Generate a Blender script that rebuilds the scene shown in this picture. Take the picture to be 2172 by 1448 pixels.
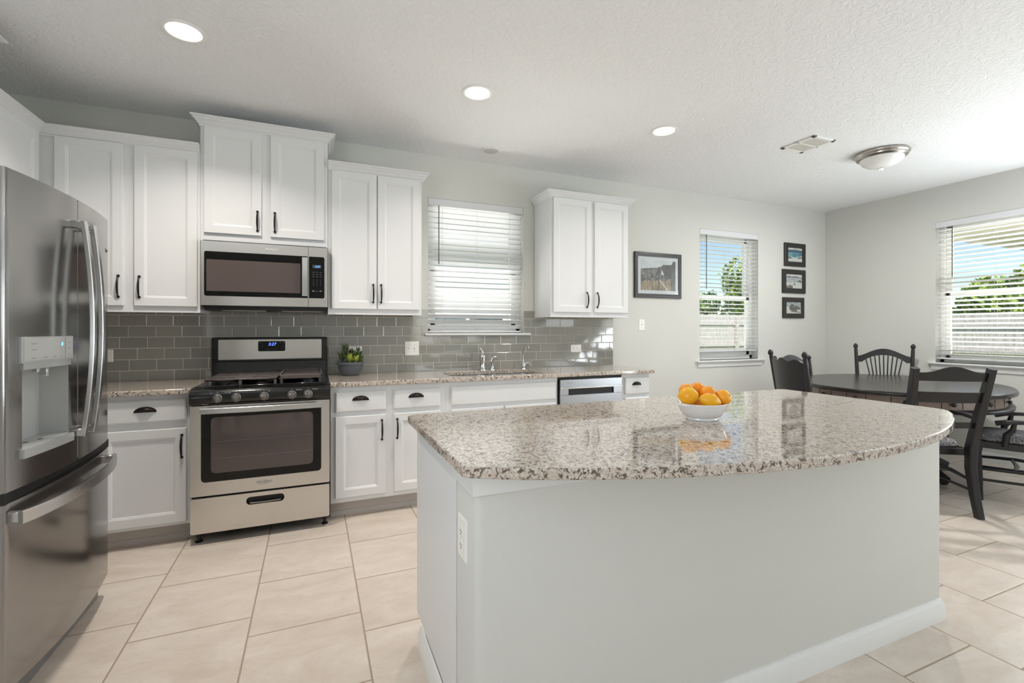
import bpy, bmesh, math, random
from mathutils import Vector, Matrix
random.seed(7)
for o in list(bpy.data.objects):
    bpy.data.objects.remove(o)
SC = bpy.context.scene
COL = SC.collection
PI = math.pi
R = math.radians

# ---------------------------------------------------------------- camera
cam_d = bpy.data.cameras.new('camera')
cam = bpy.data.objects.new('camera', cam_d)
COL.objects.link(cam)
cam.location = (0, 0, 1.262)
cam.rotation_euler = (R(90), 0, R(-22.84))
cam_d.sensor_width = 36
cam_d.lens = 36 * 1000 / 2172
cam_d.shift_y = -25 / 2172
cam_d.clip_start = 0.05
cam_d.clip_end = 200
SC.camera = cam

# ---------------------------------------------------------------- exposure
SC.view_settings.view_transform = 'Standard'
SC.view_settings.look = 'None'
SC.view_settings.gamma = 1
SC.view_settings.exposure = 0.16
SC.view_settings.use_curve_mapping = False
SC.cycles.max_bounces = 12
SC.cycles.diffuse_bounces = 6
SC.cycles.glossy_bounces = 5
SC.cycles.transparent_max_bounces = 16
SC.cycles.sample_clamp_indirect = 6
SC.cycles.caustics_reflective = False
SC.cycles.caustics_refractive = False
SC.cycles.use_denoising = True

# ---------------------------------------------------------------- sky and sun
W = bpy.data.worlds.new('sky')
SC.world = W
W.use_nodes = True
nt = W.node_tree
sky = nt.nodes.new('ShaderNodeTexSky')
sky.sky_type = 'NISHITA'
sky.sun_disc = False
sky.sun_elevation = R(52)
sky.sun_rotation = R(215)
sky.air_density = 1.0
sky.dust_density = 0.3
sky.ozone_density = 2.5
nt.links.new(sky.outputs[0], nt.nodes['Background'].inputs[0])
nt.nodes['Background'].inputs[1].default_value = 0.15

def light(name, kind, loc, rot, energy, color=(1, 1, 1), **kw):
    d = bpy.data.lights.new(name, kind)
    d.energy = energy
    d.color = color
    for k, v in kw.items():
        setattr(d, k, v)
    o = bpy.data.objects.new(name, d)
    o.location = loc
    o.rotation_euler = rot
    COL.objects.link(o)
    return o
light('sun', 'SUN', (0, 0, 10), (R(38), 0, R(-35)), 4.9, (1, .95, .88), angle=R(1))
# area lamps standing in for daylight at the room's openings, most of them unseen
DAY = (.90, .955, 1.0)
light('daylight_rear', 'AREA', (3.3, -4.4, 1.5), (R(120), 0, 0), 14, DAY, shape='RECTANGLE', size=1.7, size_y=1.1)
light('fill_left', 'AREA', (-1.77, -.3, 1.5), (0, R(-122), 0), 46, DAY, shape='RECTANGLE', size=1.3, size_y=1.9)  # added fill at the added left window, brightens the right wall
light('daylight_right', 'AREA', (5.9, -2.5, 1.65), (0, R(150), 0), 25, DAY, shape='RECTANGLE', size=1.4, size_y=1.8)
light('daylight_patio_door', 'AREA', (5.9, -.55, 1.1), (0, R(146), 0), 88, DAY, shape='RECTANGLE', size=2.1, size_y=1.0)
light('daylight_dining', 'AREA', (5.93, 1.45, 1.65), (0, R(130), 0), 36, DAY, shape='RECTANGLE', size=1.4, size_y=.85)

# added lamps outside the three visible windows, imitating light thrown up from sunlit ground
light('bounce_fill_sink', 'AREA', (1.33, 4.75, .75), (R(-145), 0, 0), 78, (1, .98, .94), shape='RECTANGLE', size=1.4, size_y=.9)
light('bounce_fill_narrow', 'AREA', (4.33, 4.75, .45), (R(-145), 0, 0), 30, (1, .98, .94), shape='RECTANGLE', size=1.4, size_y=.9)
light('bounce_fill_dining', 'AREA', (6.8, 1.9, .45), (0, R(145), 0), 90, (1, .98, .94), shape='RECTANGLE', size=.9, size_y=2.2)
light('flush_mount_fill', 'AREA', (4.39, 2.44, 2.612), (0, 0, 0), 28, (1, .97, .93), shape='DISK', size=.11)  # added fill under the flush light, which is itself unlit

# ---------------------------------------------------------------- materials
def C(h):
    h = h.lstrip('#')
    v = [int(h[i:i + 2], 16) / 255 for i in (0, 2, 4)]
    return tuple((c / 12.92 if c <= .04045 else ((c + .055) / 1.055) ** 2.4) for c in v) + (1,)

def mat(name, col, rough=.5, metal=0, spec=.5, coat=0, emis=None, estr=0, **kw):
    m = bpy.data.materials.new(name)
    m.use_nodes = True
    b = m.node_tree.nodes['Principled BSDF']
    b.inputs['Base Color'].default_value = C(col) if isinstance(col, str) else col
    b.inputs['Roughness'].default_value = rough
    b.inputs['Metallic'].default_value = metal
    b.inputs['Specular IOR Level'].default_value = spec
    b.inputs['Coat Weight'].default_value = coat
    b.inputs['Coat Roughness'].default_value = kw.get('coat_rough', .05)
    if emis:
        b.inputs['Emission Color'].default_value = C(emis)
        b.inputs['Emission Strength'].default_value = estr
    if 'aniso' in kw:
        b.inputs['Anisotropic'].default_value = kw['aniso']
    return m

class N:
    """small helper to wire nodes"""
    def __init__(s, m):
        s.t = m.node_tree
        s.b = s.t.nodes['Principled BSDF']
    def n(s, kind, **kw):
        nd = s.t.nodes.new('ShaderNode' + kind)
        for k, v in kw.items():
            setattr(nd, k, v)
        return nd
    def l(s, a, b):
        s.t.links.new(a, b)
    def math(s, op, a, b=None, c=None):
        nd = s.n('Math', operation=op)
        for i, v in enumerate((a, b, c)):
            if v is None:
                continue
            if isinstance(v, (int, float)):
                nd.inputs[i].default_value = v
            else:
                s.l(v, nd.inputs[i])
        return nd.outputs[0]
    def mix(s, fac, a, b):
        nd = s.n('Mix', data_type='RGBA')
        for sock, v in ((nd.inputs[0], fac), (nd.inputs[6], a), (nd.inputs[7], b)):
            if isinstance(v, (int, float)):
                sock.default_value = v
            elif isinstance(v, tuple):
                sock.default_value = v
            else:
                s.l(v, sock)
        return nd.outputs[2]
    def noise(s, scale, detail=3, rough=.5, vec=None, dist=0):
        nd = s.n('TexNoise')
        nd.inputs['Scale'].default_value = scale
        nd.inputs['Detail'].default_value = detail
        nd.inputs['Roughness'].default_value = rough
        nd.inputs['Distortion'].default_value = dist
        if vec is not None:
            s.l(vec, nd.inputs['Vector'])
        return nd.outputs[0]
    def ramp(s, fac, stops):
        nd = s.n('ValToRGB')
        e = nd.color_ramp.elements
        e[0].position, e[0].color = stops[0]
        e[1].position, e[1].color = stops[-1]
        for p, c in stops[1:-1]:
            k = e.new(p)
            k.color = c
        s.l(fac, nd.inputs[0])
        return nd.outputs[0]
    def pos(s):
        return s.n('NewGeometry').outputs['Position']
    def bump(s, h, strength=.2, dist=.002):
        nd = s.n('Bump')
        nd.inputs['Strength'].default_value = strength
        nd.inputs['Distance'].default_value = dist
        s.l(h, nd.inputs['Height'])
        s.l(nd.outputs[0], s.b.inputs['Normal'])

def g(v):
    return (v, v, v, 1)

M = {}
M['wall'] = mat('wall_paint', '#D6D6D1', .75, spec=.2)
w = N(M['wall']); w.bump(w.noise(95, 3, .6, w.pos()), .12, .003)
M['ceiling'] = mat('ceiling_paint', '#EDEEEE', .9, spec=.1)
w = N(M['ceiling']); w.bump(w.ramp(w.noise(38, 3, .55, w.pos(), .6), [(.42, g(0)), (.6, g(1))]), .45, .005)
M['trim'] = mat('trim_paint', '#E6E7E6', .35, spec=.4)
M['cab'] = mat('cabinet_paint', '#E0E1E2', .42, spec=.35)
w = N(M['cab'])
mp = w.n('Mapping'); w.l(w.pos(), mp.inputs[0]); mp.inputs['Scale'].default_value = (60, 60, 3)
w.bump(w.noise(1.5, 4, .6, mp.outputs[0]), .08, .001)
M['kick'] = mat('toe_kick_paint', '#BEB8B2', .5, spec=.3)
M['iron'] = mat('dark_bronze', '#2B2522', .38, metal=.7)
M['plastic'] = mat('white_plastic', '#EDEBE6', .3)
M['plastic_dark'] = mat('slot_dark', '#3A3835', .5)
M['black'] = mat('black_enamel', '#0B0B0C', .12, coat=.4)
M['blackmatte'] = mat('black_plastic', '#141415', .45)
M['blackglass'] = mat('black_glass', '#050505', .04, spec=.4)
M['ovenwin'] = mat('oven_window_glass', '#574D4B', .06, spec=.5)
M['castiron'] = mat('cast_iron', '#5C5250', .38, metal=.3, spec=.6)
M['knob'] = mat('knob_grey', '#84807D', .3, metal=.85)
M['chrome'] = mat('chrome', '#CFCFCF', .08, metal=1)
M['nickel'] = mat('brushed_nickel', '#B9B3AC', .25, metal=1)
M['whitemark'] = mat('white_marking', '#E8E8E8', .4)
M['greymark'] = mat('grey_marking', '#77777A', .4)
M['bluetext'] = mat('blue_digits', '#3355FF', .4, emis='#5575FF', estr=3.0)
M['bluetext2'] = mat('pale_blue_digits', '#4488DD', .4, emis='#6CB0FF', estr=1.6)
M['lcd'] = mat('display_panel', '#3D4A55', .2)
M['dark_blue_glow'] = mat('blue_glow', '#1A2A88', .4, emis='#2038B0', estr=.5)

def steel(name, col, rough, axis):
    m = mat(name, col, rough, metal=1)
    w = N(m)
    mp = w.n('Mapping'); w.l(w.pos(), mp.inputs[0])
    sc = [90, 90, 90]; sc[axis] = .8
    mp.inputs['Scale'].default_value = sc
    w.l(w.math('MULTIPLY_ADD', w.noise(1, 2, .5, mp.outputs[0]), rough * .04, rough * .98), w.b.inputs['Roughness'])
    return m
M['steel_h'] = steel('stainless_horizontal', '#D6D3CF', .27, 0)
M['steel_v'] = steel('stainless_vertical', '#9E9C9B', .17, 2)
M['steel_bar'] = steel('stainless_bar', '#D2D2D2', .26, 2)
M['steel_dw'] = steel('stainless_dishwasher', '#B9BCC2', .28, 0)
M['sidegrey'] = mat('fridge_side', '#8C8C8C', .4, metal=.4)
M['disp'] = mat('dispenser_silver', '#C9CBCC', .35, metal=.6)
M['dispin'] = mat('dispenser_recess', '#C4C5C4', .32, metal=.35)

# polished granite
def granite():
    m = mat('granite', '#B9AC9F', .05, spec=.6, coat=.28, coat_rough=.02)
    w = N(m); p = w.pos()
    a = w.noise(74, 4, .6, p, 1.0)
    b = w.noise(170, 4, .6, p, .4)
    c = w.noise(24, 3, .6, p, .6)
    col = w.mix(w.ramp(b, [(.38, g(0)), (.62, g(1))]), C('#B0A398'), C('#DAD1C7'))
    col = w.mix(w.ramp(c, [(.45, g(0)), (.68, g(.55))]), col, C('#C3AF9F'))
    dk = w.ramp(a, [(.535, g(0)), (.585, g(1))])
    col = w.mix(w.math('MULTIPLY', dk, .93), col, C('#55483F'))
    dk2 = w.ramp(w.noise(110, 4, .6, p, 1.2), [(.60, g(0)), (.65, g(1))])
    col = w.mix(dk2, col, C('#3C332E'))
    w.l(col, w.b.inputs['Base Color'])
    return m
M['granite'] = granite()

# porcelain floor tiles, 0.4456 m columns in a third-offset running bond
def floor_mat():
    m = mat('floor_tile', '#D2C4B2', .34, spec=.4)
    w = N(m); p = w.pos()
    s = w.n('SeparateXYZ'); w.l(p, s.inputs[0])
    px, py = .4456, .442
    u = w.math('DIVIDE', w.math('ADD', s.outputs[0], .2495 + 20 * px), px)
    k = w.math('FLOOR', u); fu = w.math('FRACT', u)
    v = w.math('DIVIDE', w.math('ADD', w.math('ADD', s.outputs[1], .005 + 60 * py), w.math('MULTIPLY', k, .1473)), py)
    v = w.math('SUBTRACT', v, 20 * .1473 / py)
    kv = w.math('FLOOR', v); fv = w.math('FRACT', v)
    gw = .0035 / px
    du = w.math('MINIMUM', fu, w.math('SUBTRACT', 1, fu))
    dv = w.math('MINIMUM', fv, w.math('SUBTRACT', 1, fv))
    dd = w.math('MINIMUM', du, dv)
    grout = w.math('LESS_THAN', dd, gw)
    cv = w.n('CombineXYZ'); w.l(k, cv.inputs[0]); w.l(kv, cv.inputs[1])
    wn = w.n('TexWhiteNoise'); w.l(cv.outputs[0], wn.inputs[0])
    off = w.n('VectorMath', operation='MULTIPLY_ADD')
    w.l(wn.outputs[1], off.inputs[0]); off.inputs[1].default_value = (9, 9, 9); w.l(p, off.inputs[2])
    mp = w.n('Mapping'); w.l(off.outputs[0], mp.inputs[0]); mp.inputs['Scale'].default_value = (1, 1.9, 1)
    n1 = w.noise(3.2, 7, .66, mp.outputs[0], .5)
    n2 = w.noise(28, 5, .7, mp.outputs[0], .8)
    col = w.mix(w.ramp(n1, [(.3, g(0)), (.7, g(1))]), C('#C6B8AB'), C('#DDD3C9'))
    col = w.mix(w.ramp(n2, [(.56, g(0)), (.75, g(.5))]), col, C('#B8AA9C'))
    tone = w.math('MULTIPLY_ADD', wn.outputs[0], .08, -.02)
    col = w.mix(tone, col, C('#BDAE9E'))
    col = w.mix(grout, col, C('#A2917F'))
    w.l(col, w.b.inputs['Base Color'])
    w.l(w.math('MULTIPLY_ADD', grout, .5, .3), w.b.inputs['Roughness'])
    h = w.ramp(dd, [(gw * .7, g(0)), (gw * 1.8, g(1))])
    hb = w.math('MULTIPLY_ADD', n2, .12, h)
    w.bump(hb, .35, .002)
    return m
M['floor'] = floor_mat()

# glazed subway tile
def tile_mat():
    m = mat('glass_tile', '#85857D', .07, spec=.6, coat=.3)
    w = N(m)
    gm = w.n('NewGeometry')
    r = gm.outputs['Random Per Island']
    col = w.mix(r, C('#8F8F89'), C('#9D9B94'))
    mp = w.n('Mapping'); w.l(gm.outputs['Position'], mp.inputs[0]); mp.inputs['Scale'].default_value = (4, 4, 60)
    col = w.mix(w.math('MULTIPLY', w.noise(1.2, 3, .6, mp.outputs[0]), .25), col, C('#7C7C76'))
    w.l(col, w.b.inputs['Base Color'])
    w.bump(w.noise(9, 2, .5, gm.outputs['Position']), .12, .006)
    return m
M['tile'] = tile_mat()
M['grout'] = mat('tile_grout', '#CBC8BF', .8)

# black painted wood, worn a little
M['wood'] = mat('black_painted_wood', '#1D1B1C', .33, spec=.5)
w = N(M['wood'])
mp = w.n('Mapping'); w.l(w.pos(), mp.inputs[0]); mp.inputs['Scale'].default_value = (20, 20, 4)
w.bump(w.noise(2, 4, .6, mp.outputs[0]), .1, .002)
M['tabletop'] = mat('table_top_wood', '#282524', .24, spec=.5)
w = N(M['tabletop'])
mp = w.n('Mapping'); w.l(w.pos(), mp.inputs[0]); mp.inputs['Scale'].default_value = (5, 45, 5); mp.inputs['Rotation'].default_value = (0, 0, R(-35))
w.bump(w.noise(1.4, 5, .65, mp.outputs[0], .5), .35, .002)
M['apron'] = mat('table_apron_wood', '#8F7B6E', .4)
w = N(M['apron'])
w.l(w.mix(w.noise(30, 4, .7, w.pos()), C('#75655B'), C('#A8948A')), w.b.inputs['Base Color'])
M['fabric'] = mat('damask_fabric', '#77747A', .8, spec=.2)
w = N(M['fabric'])
nz = w.noise(16, 2, .4, w.pos(), 1.8)
sw = w.math('SINE', w.math('MULTIPLY', nz, 60))
w.l(w.mix(w.ramp(sw, [(.45, g(0)), (.75, g(1))]), C('#57545A'), C('#B5B3B3')), w.b.inputs['Base Color'])

M['frame'] = mat('picture_frame_black', '#2A2826', .35)
M['mat_board'] = mat('mat_board', '#D9DBDF', .6)
def noisy(name, a, b, scale, lo=.4, hi=.6, rough=.5, stretch=(1, 1, 1), dist=.5):
    m = mat(name, a, rough)
    w = N(m)
    mp = w.n('Mapping'); w.l(w.pos(), mp.inputs[0]); mp.inputs['Scale'].default_value = stretch
    w.l(w.mix(w.ramp(w.noise(scale, 5, .6, mp.outputs[0], dist), [(lo, g(0)), (hi, g(1))]), C(a), C(b)), w.b.inputs['Base Color'])
    return m
M['rock'] = noisy('print_rock', '#4A4747', '#8A8683', 30)
M['grass_print'] = noisy('print_grass', '#6E6553', '#B5A284', 14, stretch=(6, 1, 1))
M['print_sky'] = noisy('print_sky', '#C9CCCF', '#DADCDD', 10)
M['print_dark'] = noisy('print_dark', '#3E3D3F', '#5E5B58', 40)
M['sand'] = noisy('print_sand', '#D9D8D2', '#ECEBE6', 30)
M['sea'] = noisy('print_sea', '#2F6D8C', '#7EC0C0', 12, stretch=(1, 1, 6))
M['seadark'] = noisy('print_deep_sea', '#26466E', '#3F6D94', 18, stretch=(1, 1, 4))
M['seagrey'] = noisy('print_grey_sea', '#9FA6A8', '#CDD2D3', 18, stretch=(1, 1, 5))
M['rockwhite'] = noisy('print_boulder', '#3A3936', '#8F8C85', 60)
M['mountain'] = noisy('print_hills', '#58616A', '#8B9297', 30)

M['blind'] = mat('blind_slat_white', '#EFF0F0', .45, spec=.3)
w = N(M['blind'])
tr = w.n('BsdfTranslucent'); tr.inputs[0].default_value = C('#EFF0EE')
mx = w.n('MixShader'); mx.inputs[0].default_value = .10
out = w.t.nodes['Material Output']
w.l(w.b.outputs[0], mx.inputs[1]); w.l(tr.outputs[0], mx.inputs[2]); w.l(mx.outputs[0], out.inputs[0])
M['vinyl'] = mat('window_vinyl', '#ECECE8', .35)
M['valance'] = mat('blind_valance', '#DEDFE2', .4)
M['wand'] = mat('wand_dark', '#3C3B3A', .3)
M['cord'] = mat('blind_cord', '#D8D8D4', .7)
def glass(name):
    m = bpy.data.materials.new(name); m.use_nodes = True
    t = m.node_tree; t.nodes.clear()
    o = t.nodes.new('ShaderNodeOutputMaterial'); a = t.nodes.new('ShaderNodeBsdfTransparent'); b = t.nodes.new('ShaderNodeBsdfGlossy')
    f = t.nodes.new('ShaderNodeFresnel'); f.inputs[0].default_value = 1.45; x = t.nodes.new('ShaderNodeMixShader')
    a.inputs[0].default_value = (.96, .97, .97, 1); b.inputs['Roughness'].default_value = .01
    gg = t.nodes.new('ShaderNodeNewGeometry'); p1 = t.nodes.new('ShaderNodeMath'); p1.operation = 'MULTIPLY_ADD'; p1.inputs[1].default_value = -2; p1.inputs[2].default_value = 1
    p2 = t.nodes.new('ShaderNodeMath'); p2.operation = 'POWER'; p2.inputs[0].default_value = 1.45
    t.links.new(gg.outputs['Backfacing'], p1.inputs[0]); t.links.new(p1.outputs[0], p2.inputs[1]); t.links.new(p2.outputs[0], f.inputs[0])
    t.links.new(f.outputs[0], x.inputs[0]); t.links.new(a.outputs[0], x.inputs[1]); t.links.new(b.outputs[0], x.inputs[2]); t.links.new(x.outputs[0], o.inputs[0])
    return m
M['glass'] = glass('window_glass')
M['ceramic'] = mat('white_ceramic', '#E9E9EA', .12, coat=.4)
M['orange'] = mat('orange_skin', '#F29A12', .38, spec=.5)
w = N(M['orange']); w.bump(w.noise(520, 2, .5, w.pos()), .25, .001)
w.l(w.mix(w.ramp(w.noise(22, 2, .5, w.pos()), [(.4, g(0)), (.7, g(1))]), C('#F0920C'), C('#F7AE22')), w.b.inputs['Base Color'])
M['lemon'] = mat('lemon_skin', '#F6B51A', .36, spec=.5)
w = N(M['lemon']); w.bump(w.noise(420, 2, .5, w.pos()), .25, .001)
w.l(w.mix(w.ramp(w.noise(18, 2, .5, w.pos()), [(.4, g(0)), (.7, g(1))]), C('#F4A814'), C('#F3C420')), w.b.inputs['Base Color'])
M['stem'] = mat('fruit_stem', '#5D5A25', .7)
M['pot'] = mat('grey_pot', '#565A60', .45)
M['soil'] = mat('potting_soil', '#2A211A', .95)
M['leafdark'] = noisy('succulent_leaf', '#2F3D28', '#66754A', 45)
M['leaflight'] = noisy('succulent_young_leaf', '#8FA53A', '#C5CC62', 60)
M['lampglow'] = mat('lamp_diffuser', '#FFFFFF', .5, emis='#FFF4E2', estr=7)
M['can'] = mat('can_reflector', '#F2F1EC', .25, metal=.0, emis='#FFF2DC', estr=.0)
M['whitemetal'] = mat('white_metal', '#EAEAE6', .4)
M['speaker_mesh'] = mat('speaker_grille', '#C9C8C4', .7)
M['frost'] = mat('frosted_glass', '#F1F0EE', .25, spec=.5, coat=.2)
# outdoors
M['fence'] = noisy('weathered_cedar', '#C0B8B3', '#DED8D3', 5, stretch=(7, 7, 1), rough=.9)
M['lawn'] = noisy('lawn', '#5F7A3A', '#8DA45A', 6, rough=.95)
M['siding'] = mat('lap_siding', '#DAD8D3', .7)
M['housetrim'] = mat('house_trim', '#F2F1EC', .6)
M['shingle'] = mat('roof_shingle', '#7C756E', .9)
M['houseglass'] = mat('house_window_glass', '#4B5257', .1)
M['soffit'] = mat('patio_soffit', '#F6EFD9', .7)
M['foliage'] = noisy('tree_leaf', '#5F8030', '#B4C860', 3, rough=.7)
M['foliage2'] = noisy('dark_tree_leaf', '#3F5F2C', '#7C9A48', 3, rough=.7)
M['bark'] = mat('bark', '#6A5A4A', .9)
M['concrete'] = mat('patio_concrete', '#C9C5BC', .8)
M['sticker'] = mat('sticker_blue', '#2F9AD0', .5)

# ---------------------------------------------------------------- mesh builder
class MB:
    def __init__(s, xf=None):
        s.v = []; s.f = []; s.m = []
        s.xf = xf
    def add(s, vs, fs, mi=0, xf=None):
        o = len(s.v)
        for p in vs:
            p = Vector(p)
            if xf is not None: p = xf @ p
            if s.xf is not None: p = s.xf @ p
            s.v.append(p)
        for f in fs:
            s.f.append([i + o for i in f]); s.m.append(mi)
        return s
    def box(s, x0, x1, y0, y1, z0, z1, mi=0, bev=0, xf=None, seg=1):
        if x1 < x0: x0, x1 = x1, x0
        if y1 < y0: y0, y1 = y1, y0
        if z1 < z0: z0, z1 = z1, z0
        if bev <= 0:
            vs = [(x, y, z) for x in (x0, x1) for y in (y0, y1) for z in (z0, z1)]
            fs = [(0, 1, 3, 2), (4, 6, 7, 5), (0, 4, 5, 1), (2, 3, 7, 6), (0, 2, 6, 4), (1, 5, 7, 3)]
            return s.add(vs, fs, mi, xf)
        bm = bmesh.new()
        bmesh.ops.create_cube(bm, size=1)
        for v in bm.verts:
            v.co = Vector(((x0 + x1) / 2 + v.co.x * (x1 - x0), (y0 + y1) / 2 + v.co.y * (y1 - y0), (z0 + z1) / 2 + v.co.z * (z1 - z0)))
        bev = min(bev, .49 * min(x1 - x0, y1 - y0, z1 - z0))
        bmesh.ops.bevel(bm, geom=bm.edges[:], offset=bev, segments=seg, affect='EDGES', profile=.5)
        s.bm(bm, mi, xf)
        return s
    def bm(s, bm, mi=0, xf=None):
        bm.verts.index_update()
        s.add([v.co.copy() for v in bm.verts], [[v.index for v in f.verts] for f in bm.faces], mi, xf)
        bm.free()
    def rings(s, rs, mi=0, xf=None, close=True, cap0=False, cap1=False):
        """rs: list of rings, each a list of points (same count)"""
        n = len(rs[0]); vs = [p for r in rs for p in r]; fs = []
        for k in range(len(rs) - 1):
            for i in range(n if close else n - 1):
                j = (i + 1) % n
                fs.append((k * n + i, k * n + j, (k + 1) * n + j, (k + 1) * n + i))
        if cap0: fs.append(list(range(n))[::-1])
        if cap1: fs.append([(len(rs) - 1) * n + i for i in range(n)])
        return s.add(vs, fs, mi, xf)
    def lathe(s, prof, c=(0, 0, 0), n=24, mi=0, xf=None, sx=1, sy=1, cap0=True, cap1=True):
        rs = [[(c[0] + r * sx * math.cos(2 * PI * i / n), c[1] + r * sy * math.sin(2 * PI * i / n), c[2] + z) for i in range(n)] for r, z in prof]
        return s.rings(rs, mi, xf, True, cap0, cap1)
    def tube(s, pts, rad, n=10, mi=0, xf=None, sq=None):
        """tube along pts, rad: number or list; sq=(w,h) ratio pair for an oval"""
        P = [Vector(p) for p in pts]; k = len(P)
        rad = rad if isinstance(rad, (list, tuple)) else [rad] * k
        rs = []; up = None
        for i in range(k):
            t = (P[min(i + 1, k - 1)] - P[max(i - 1, 0)]).normalized()
            if up is None:
                up = Vector((0, 0, 1)) if abs(t.z) < .9 else Vector((0, 1, 0))
            a = t.cross(up).normalized(); b = a.cross(t).normalized(); up = b
            w, h = sq if sq else (1, 1)
            rs.append([P[i] + (a * math.cos(2 * PI * j / n) * w + b * math.sin(2 * PI * j / n) * h) * rad[i] for j in range(n)])
        return s.rings(rs, mi, xf, True, True, True)
    def bar(s, pts, w, h, mi=0, xf=None, up=(0, 0, 1)):
        """rectangular section swept along pts; w across, h along up. w,h numbers or lists"""
        P = [Vector(p) for p in pts]; k = len(P); up = Vector(up)
        W_ = w if isinstance(w, (list, tuple)) else [w] * k
        H_ = h if isinstance(h, (list, tuple)) else [h] * k
        rs = []
        for i in range(k):
            t = (P[min(i + 1, k - 1)] - P[max(i - 1, 0)]).normalized()
            a = t.cross(up).normalized(); b = a.cross(t).normalized()
            c = min(W_[i], H_[i]) * .14
            hw, hh = W_[i] / 2, H_[i] / 2
            q = [(-hw + c, -hh), (hw - c, -hh), (hw, -hh + c), (hw, hh - c), (hw - c, hh), (-hw + c, hh), (-hw, hh - c), (-hw, -hh + c)]
            rs.append([P[i] + a * x + b * y for x, y in q])
        return s.rings(rs, mi, xf, True, True, True)
    def prism(s, poly, z0, z1, mi=0, xf=None, bev=0):
        n = len(poly)
        if bev <= 0:
            return s.rings([[(x, y, z0) for x, y in poly], [(x, y, z1) for x, y in poly]], mi, xf, True, True, True)
        def inset(d):
            out = []
            A = sum(poly[i][0] * poly[(i + 1) % n][1] - poly[(i + 1) % n][0] * poly[i][1] for i in range(n))
            sg = 1 if A > 0 else -1
            for i in range(n):
                a = Vector(poly[i - 1]); b = Vector(poly[i]); c = Vector(poly[(i + 1) % n])
                e1 = (b - a).normalized(); e2 = (c - b).normalized()
                n1 = Vector((-e1.y, e1.x)) * sg; n2 = Vector((-e2.y, e2.x)) * sg
                m = (n1 + n2); m = m.normalized() if m.length > 1e-6 else n1
                k = max(.5, m.dot(n1))
                q = b + m * d / k
                out.append((q.x, q.y))
            return out
        i1 = inset(bev)
        return s.rings([[(x, y, z0) for x, y in i1], [(x, y, z0 + bev) for x, y in poly], [(x, y, z1 - bev) for x, y in poly], [(x, y, z1) for x, y in i1]], mi, xf, True, True, True)
    def build(s, name, mats, parent=None, smooth=True, angle=38, sub=0):
        me = bpy.data.meshes.new(name)
        off = Vector((0, 0, 0)); p = parent
        if parent is not None and not parent.get('_local'):
            off = parent.matrix_world_loc if False else world_loc(parent)
        me.from_pydata([v - off for v in s.v], [], s.f)
        if not isinstance(mats, (list, tuple)): mats = [mats]
        for m in mats: me.materials.append(m)
        for i, poly in enumerate(me.polygons): poly.material_index = s.m[i]
        bm = bmesh.new(); bm.from_mesh(me)
        bmesh.ops.remove_doubles(bm, verts=bm.verts, dist=1e-6)
        bmesh.ops.recalc_face_normals(bm, faces=bm.faces)
        if smooth:
            for f in bm.faces: f.smooth = True
            lim = R(angle)
            for e in bm.edges:
                e.smooth = len(e.link_faces) == 2 and e.calc_face_angle(9) < lim
        bm.to_mesh(me); bm.free()
        o = bpy.data.objects.new(name, me)
        COL.objects.link(o)
        if parent is not None: o.parent = parent
        if sub:
            md = o.modifiers.new('sub', 'SUBSURF'); md.levels = sub; md.render_levels = sub
        return o

def world_loc(o):
    v = Vector((0, 0, 0))
    while o is not None:
        v += o.location; o = o.parent
    return v

def tag(o, label=None, cat=None, group=None, kind=None):
    if label: o['label'] = label
    if cat: o['category'] = cat
    if group: o['group'] = group
    if kind: o['kind'] = kind
    return o
def struct(o): o['kind'] = 'structure'; return o
def empty(name, loc, label, cat, group=None, rz=0, local=False):
    o = bpy.data.objects.new(name, None); COL.objects.link(o)
    o.location = loc; o.rotation_euler = (0, 0, rz)
    o.empty_display_size = .1
    if local: o['_local'] = 1
    return tag(o, label, cat, group)
def sempty(name, loc):
    o = bpy.data.objects.new(name, None); COL.objects.link(o); o.location = loc
    o['kind'] = 'structure'
    return o
def text(s, size, mtl, loc, rot, name, parent, ext=.0006, shear=0, align='CENTER'):
    cu = bpy.data.curves.new('t', 'FONT'); cu.body = s; cu.size = size; cu.extrude = ext; cu.shear = shear
    cu.align_x = align; cu.align_y = 'CENTER'
    o = bpy.data.objects.new('t', cu); COL.objects.link(o)
    dg = bpy.context.evaluated_depsgraph_get()
    me = bpy.data.meshes.new_from_object(o.evaluated_get(dg))
    bpy.data.objects.remove(o)
    me.materials.clear(); me.materials.append(mtl)
    xf = Matrix.Translation(Vector(loc) - world_loc(parent)) @ rot.to_4x4()
    me.transform(xf)
    k = bpy.data.objects.new(name, me); COL.objects.link(k); k.parent = parent
    return k
FRONT = Matrix.Rotation(R(90), 3, 'X')                     # text facing -Y
RIGHTX = Matrix.Rotation(R(90), 3, 'Z') @ Matrix.Rotation(R(90), 3, 'X')   # text facing +X

# ---------------------------------------------------------------- room shell
YB, XR, XL, YF, H = 3.95, 5.957, -1.815, -4.5, 2.743
T = .16
MB().box(XL - T, XR + T, YF - T, YB + T, -.1, 0).build('floor', M['floor'], smooth=False)['kind'] = 'structure'
MB().box(XL - T, XR + T, YF - T, YB + T, H, H + .1).build('ceiling', M['ceiling'], smooth=False)['kind'] = 'structure'

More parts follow.
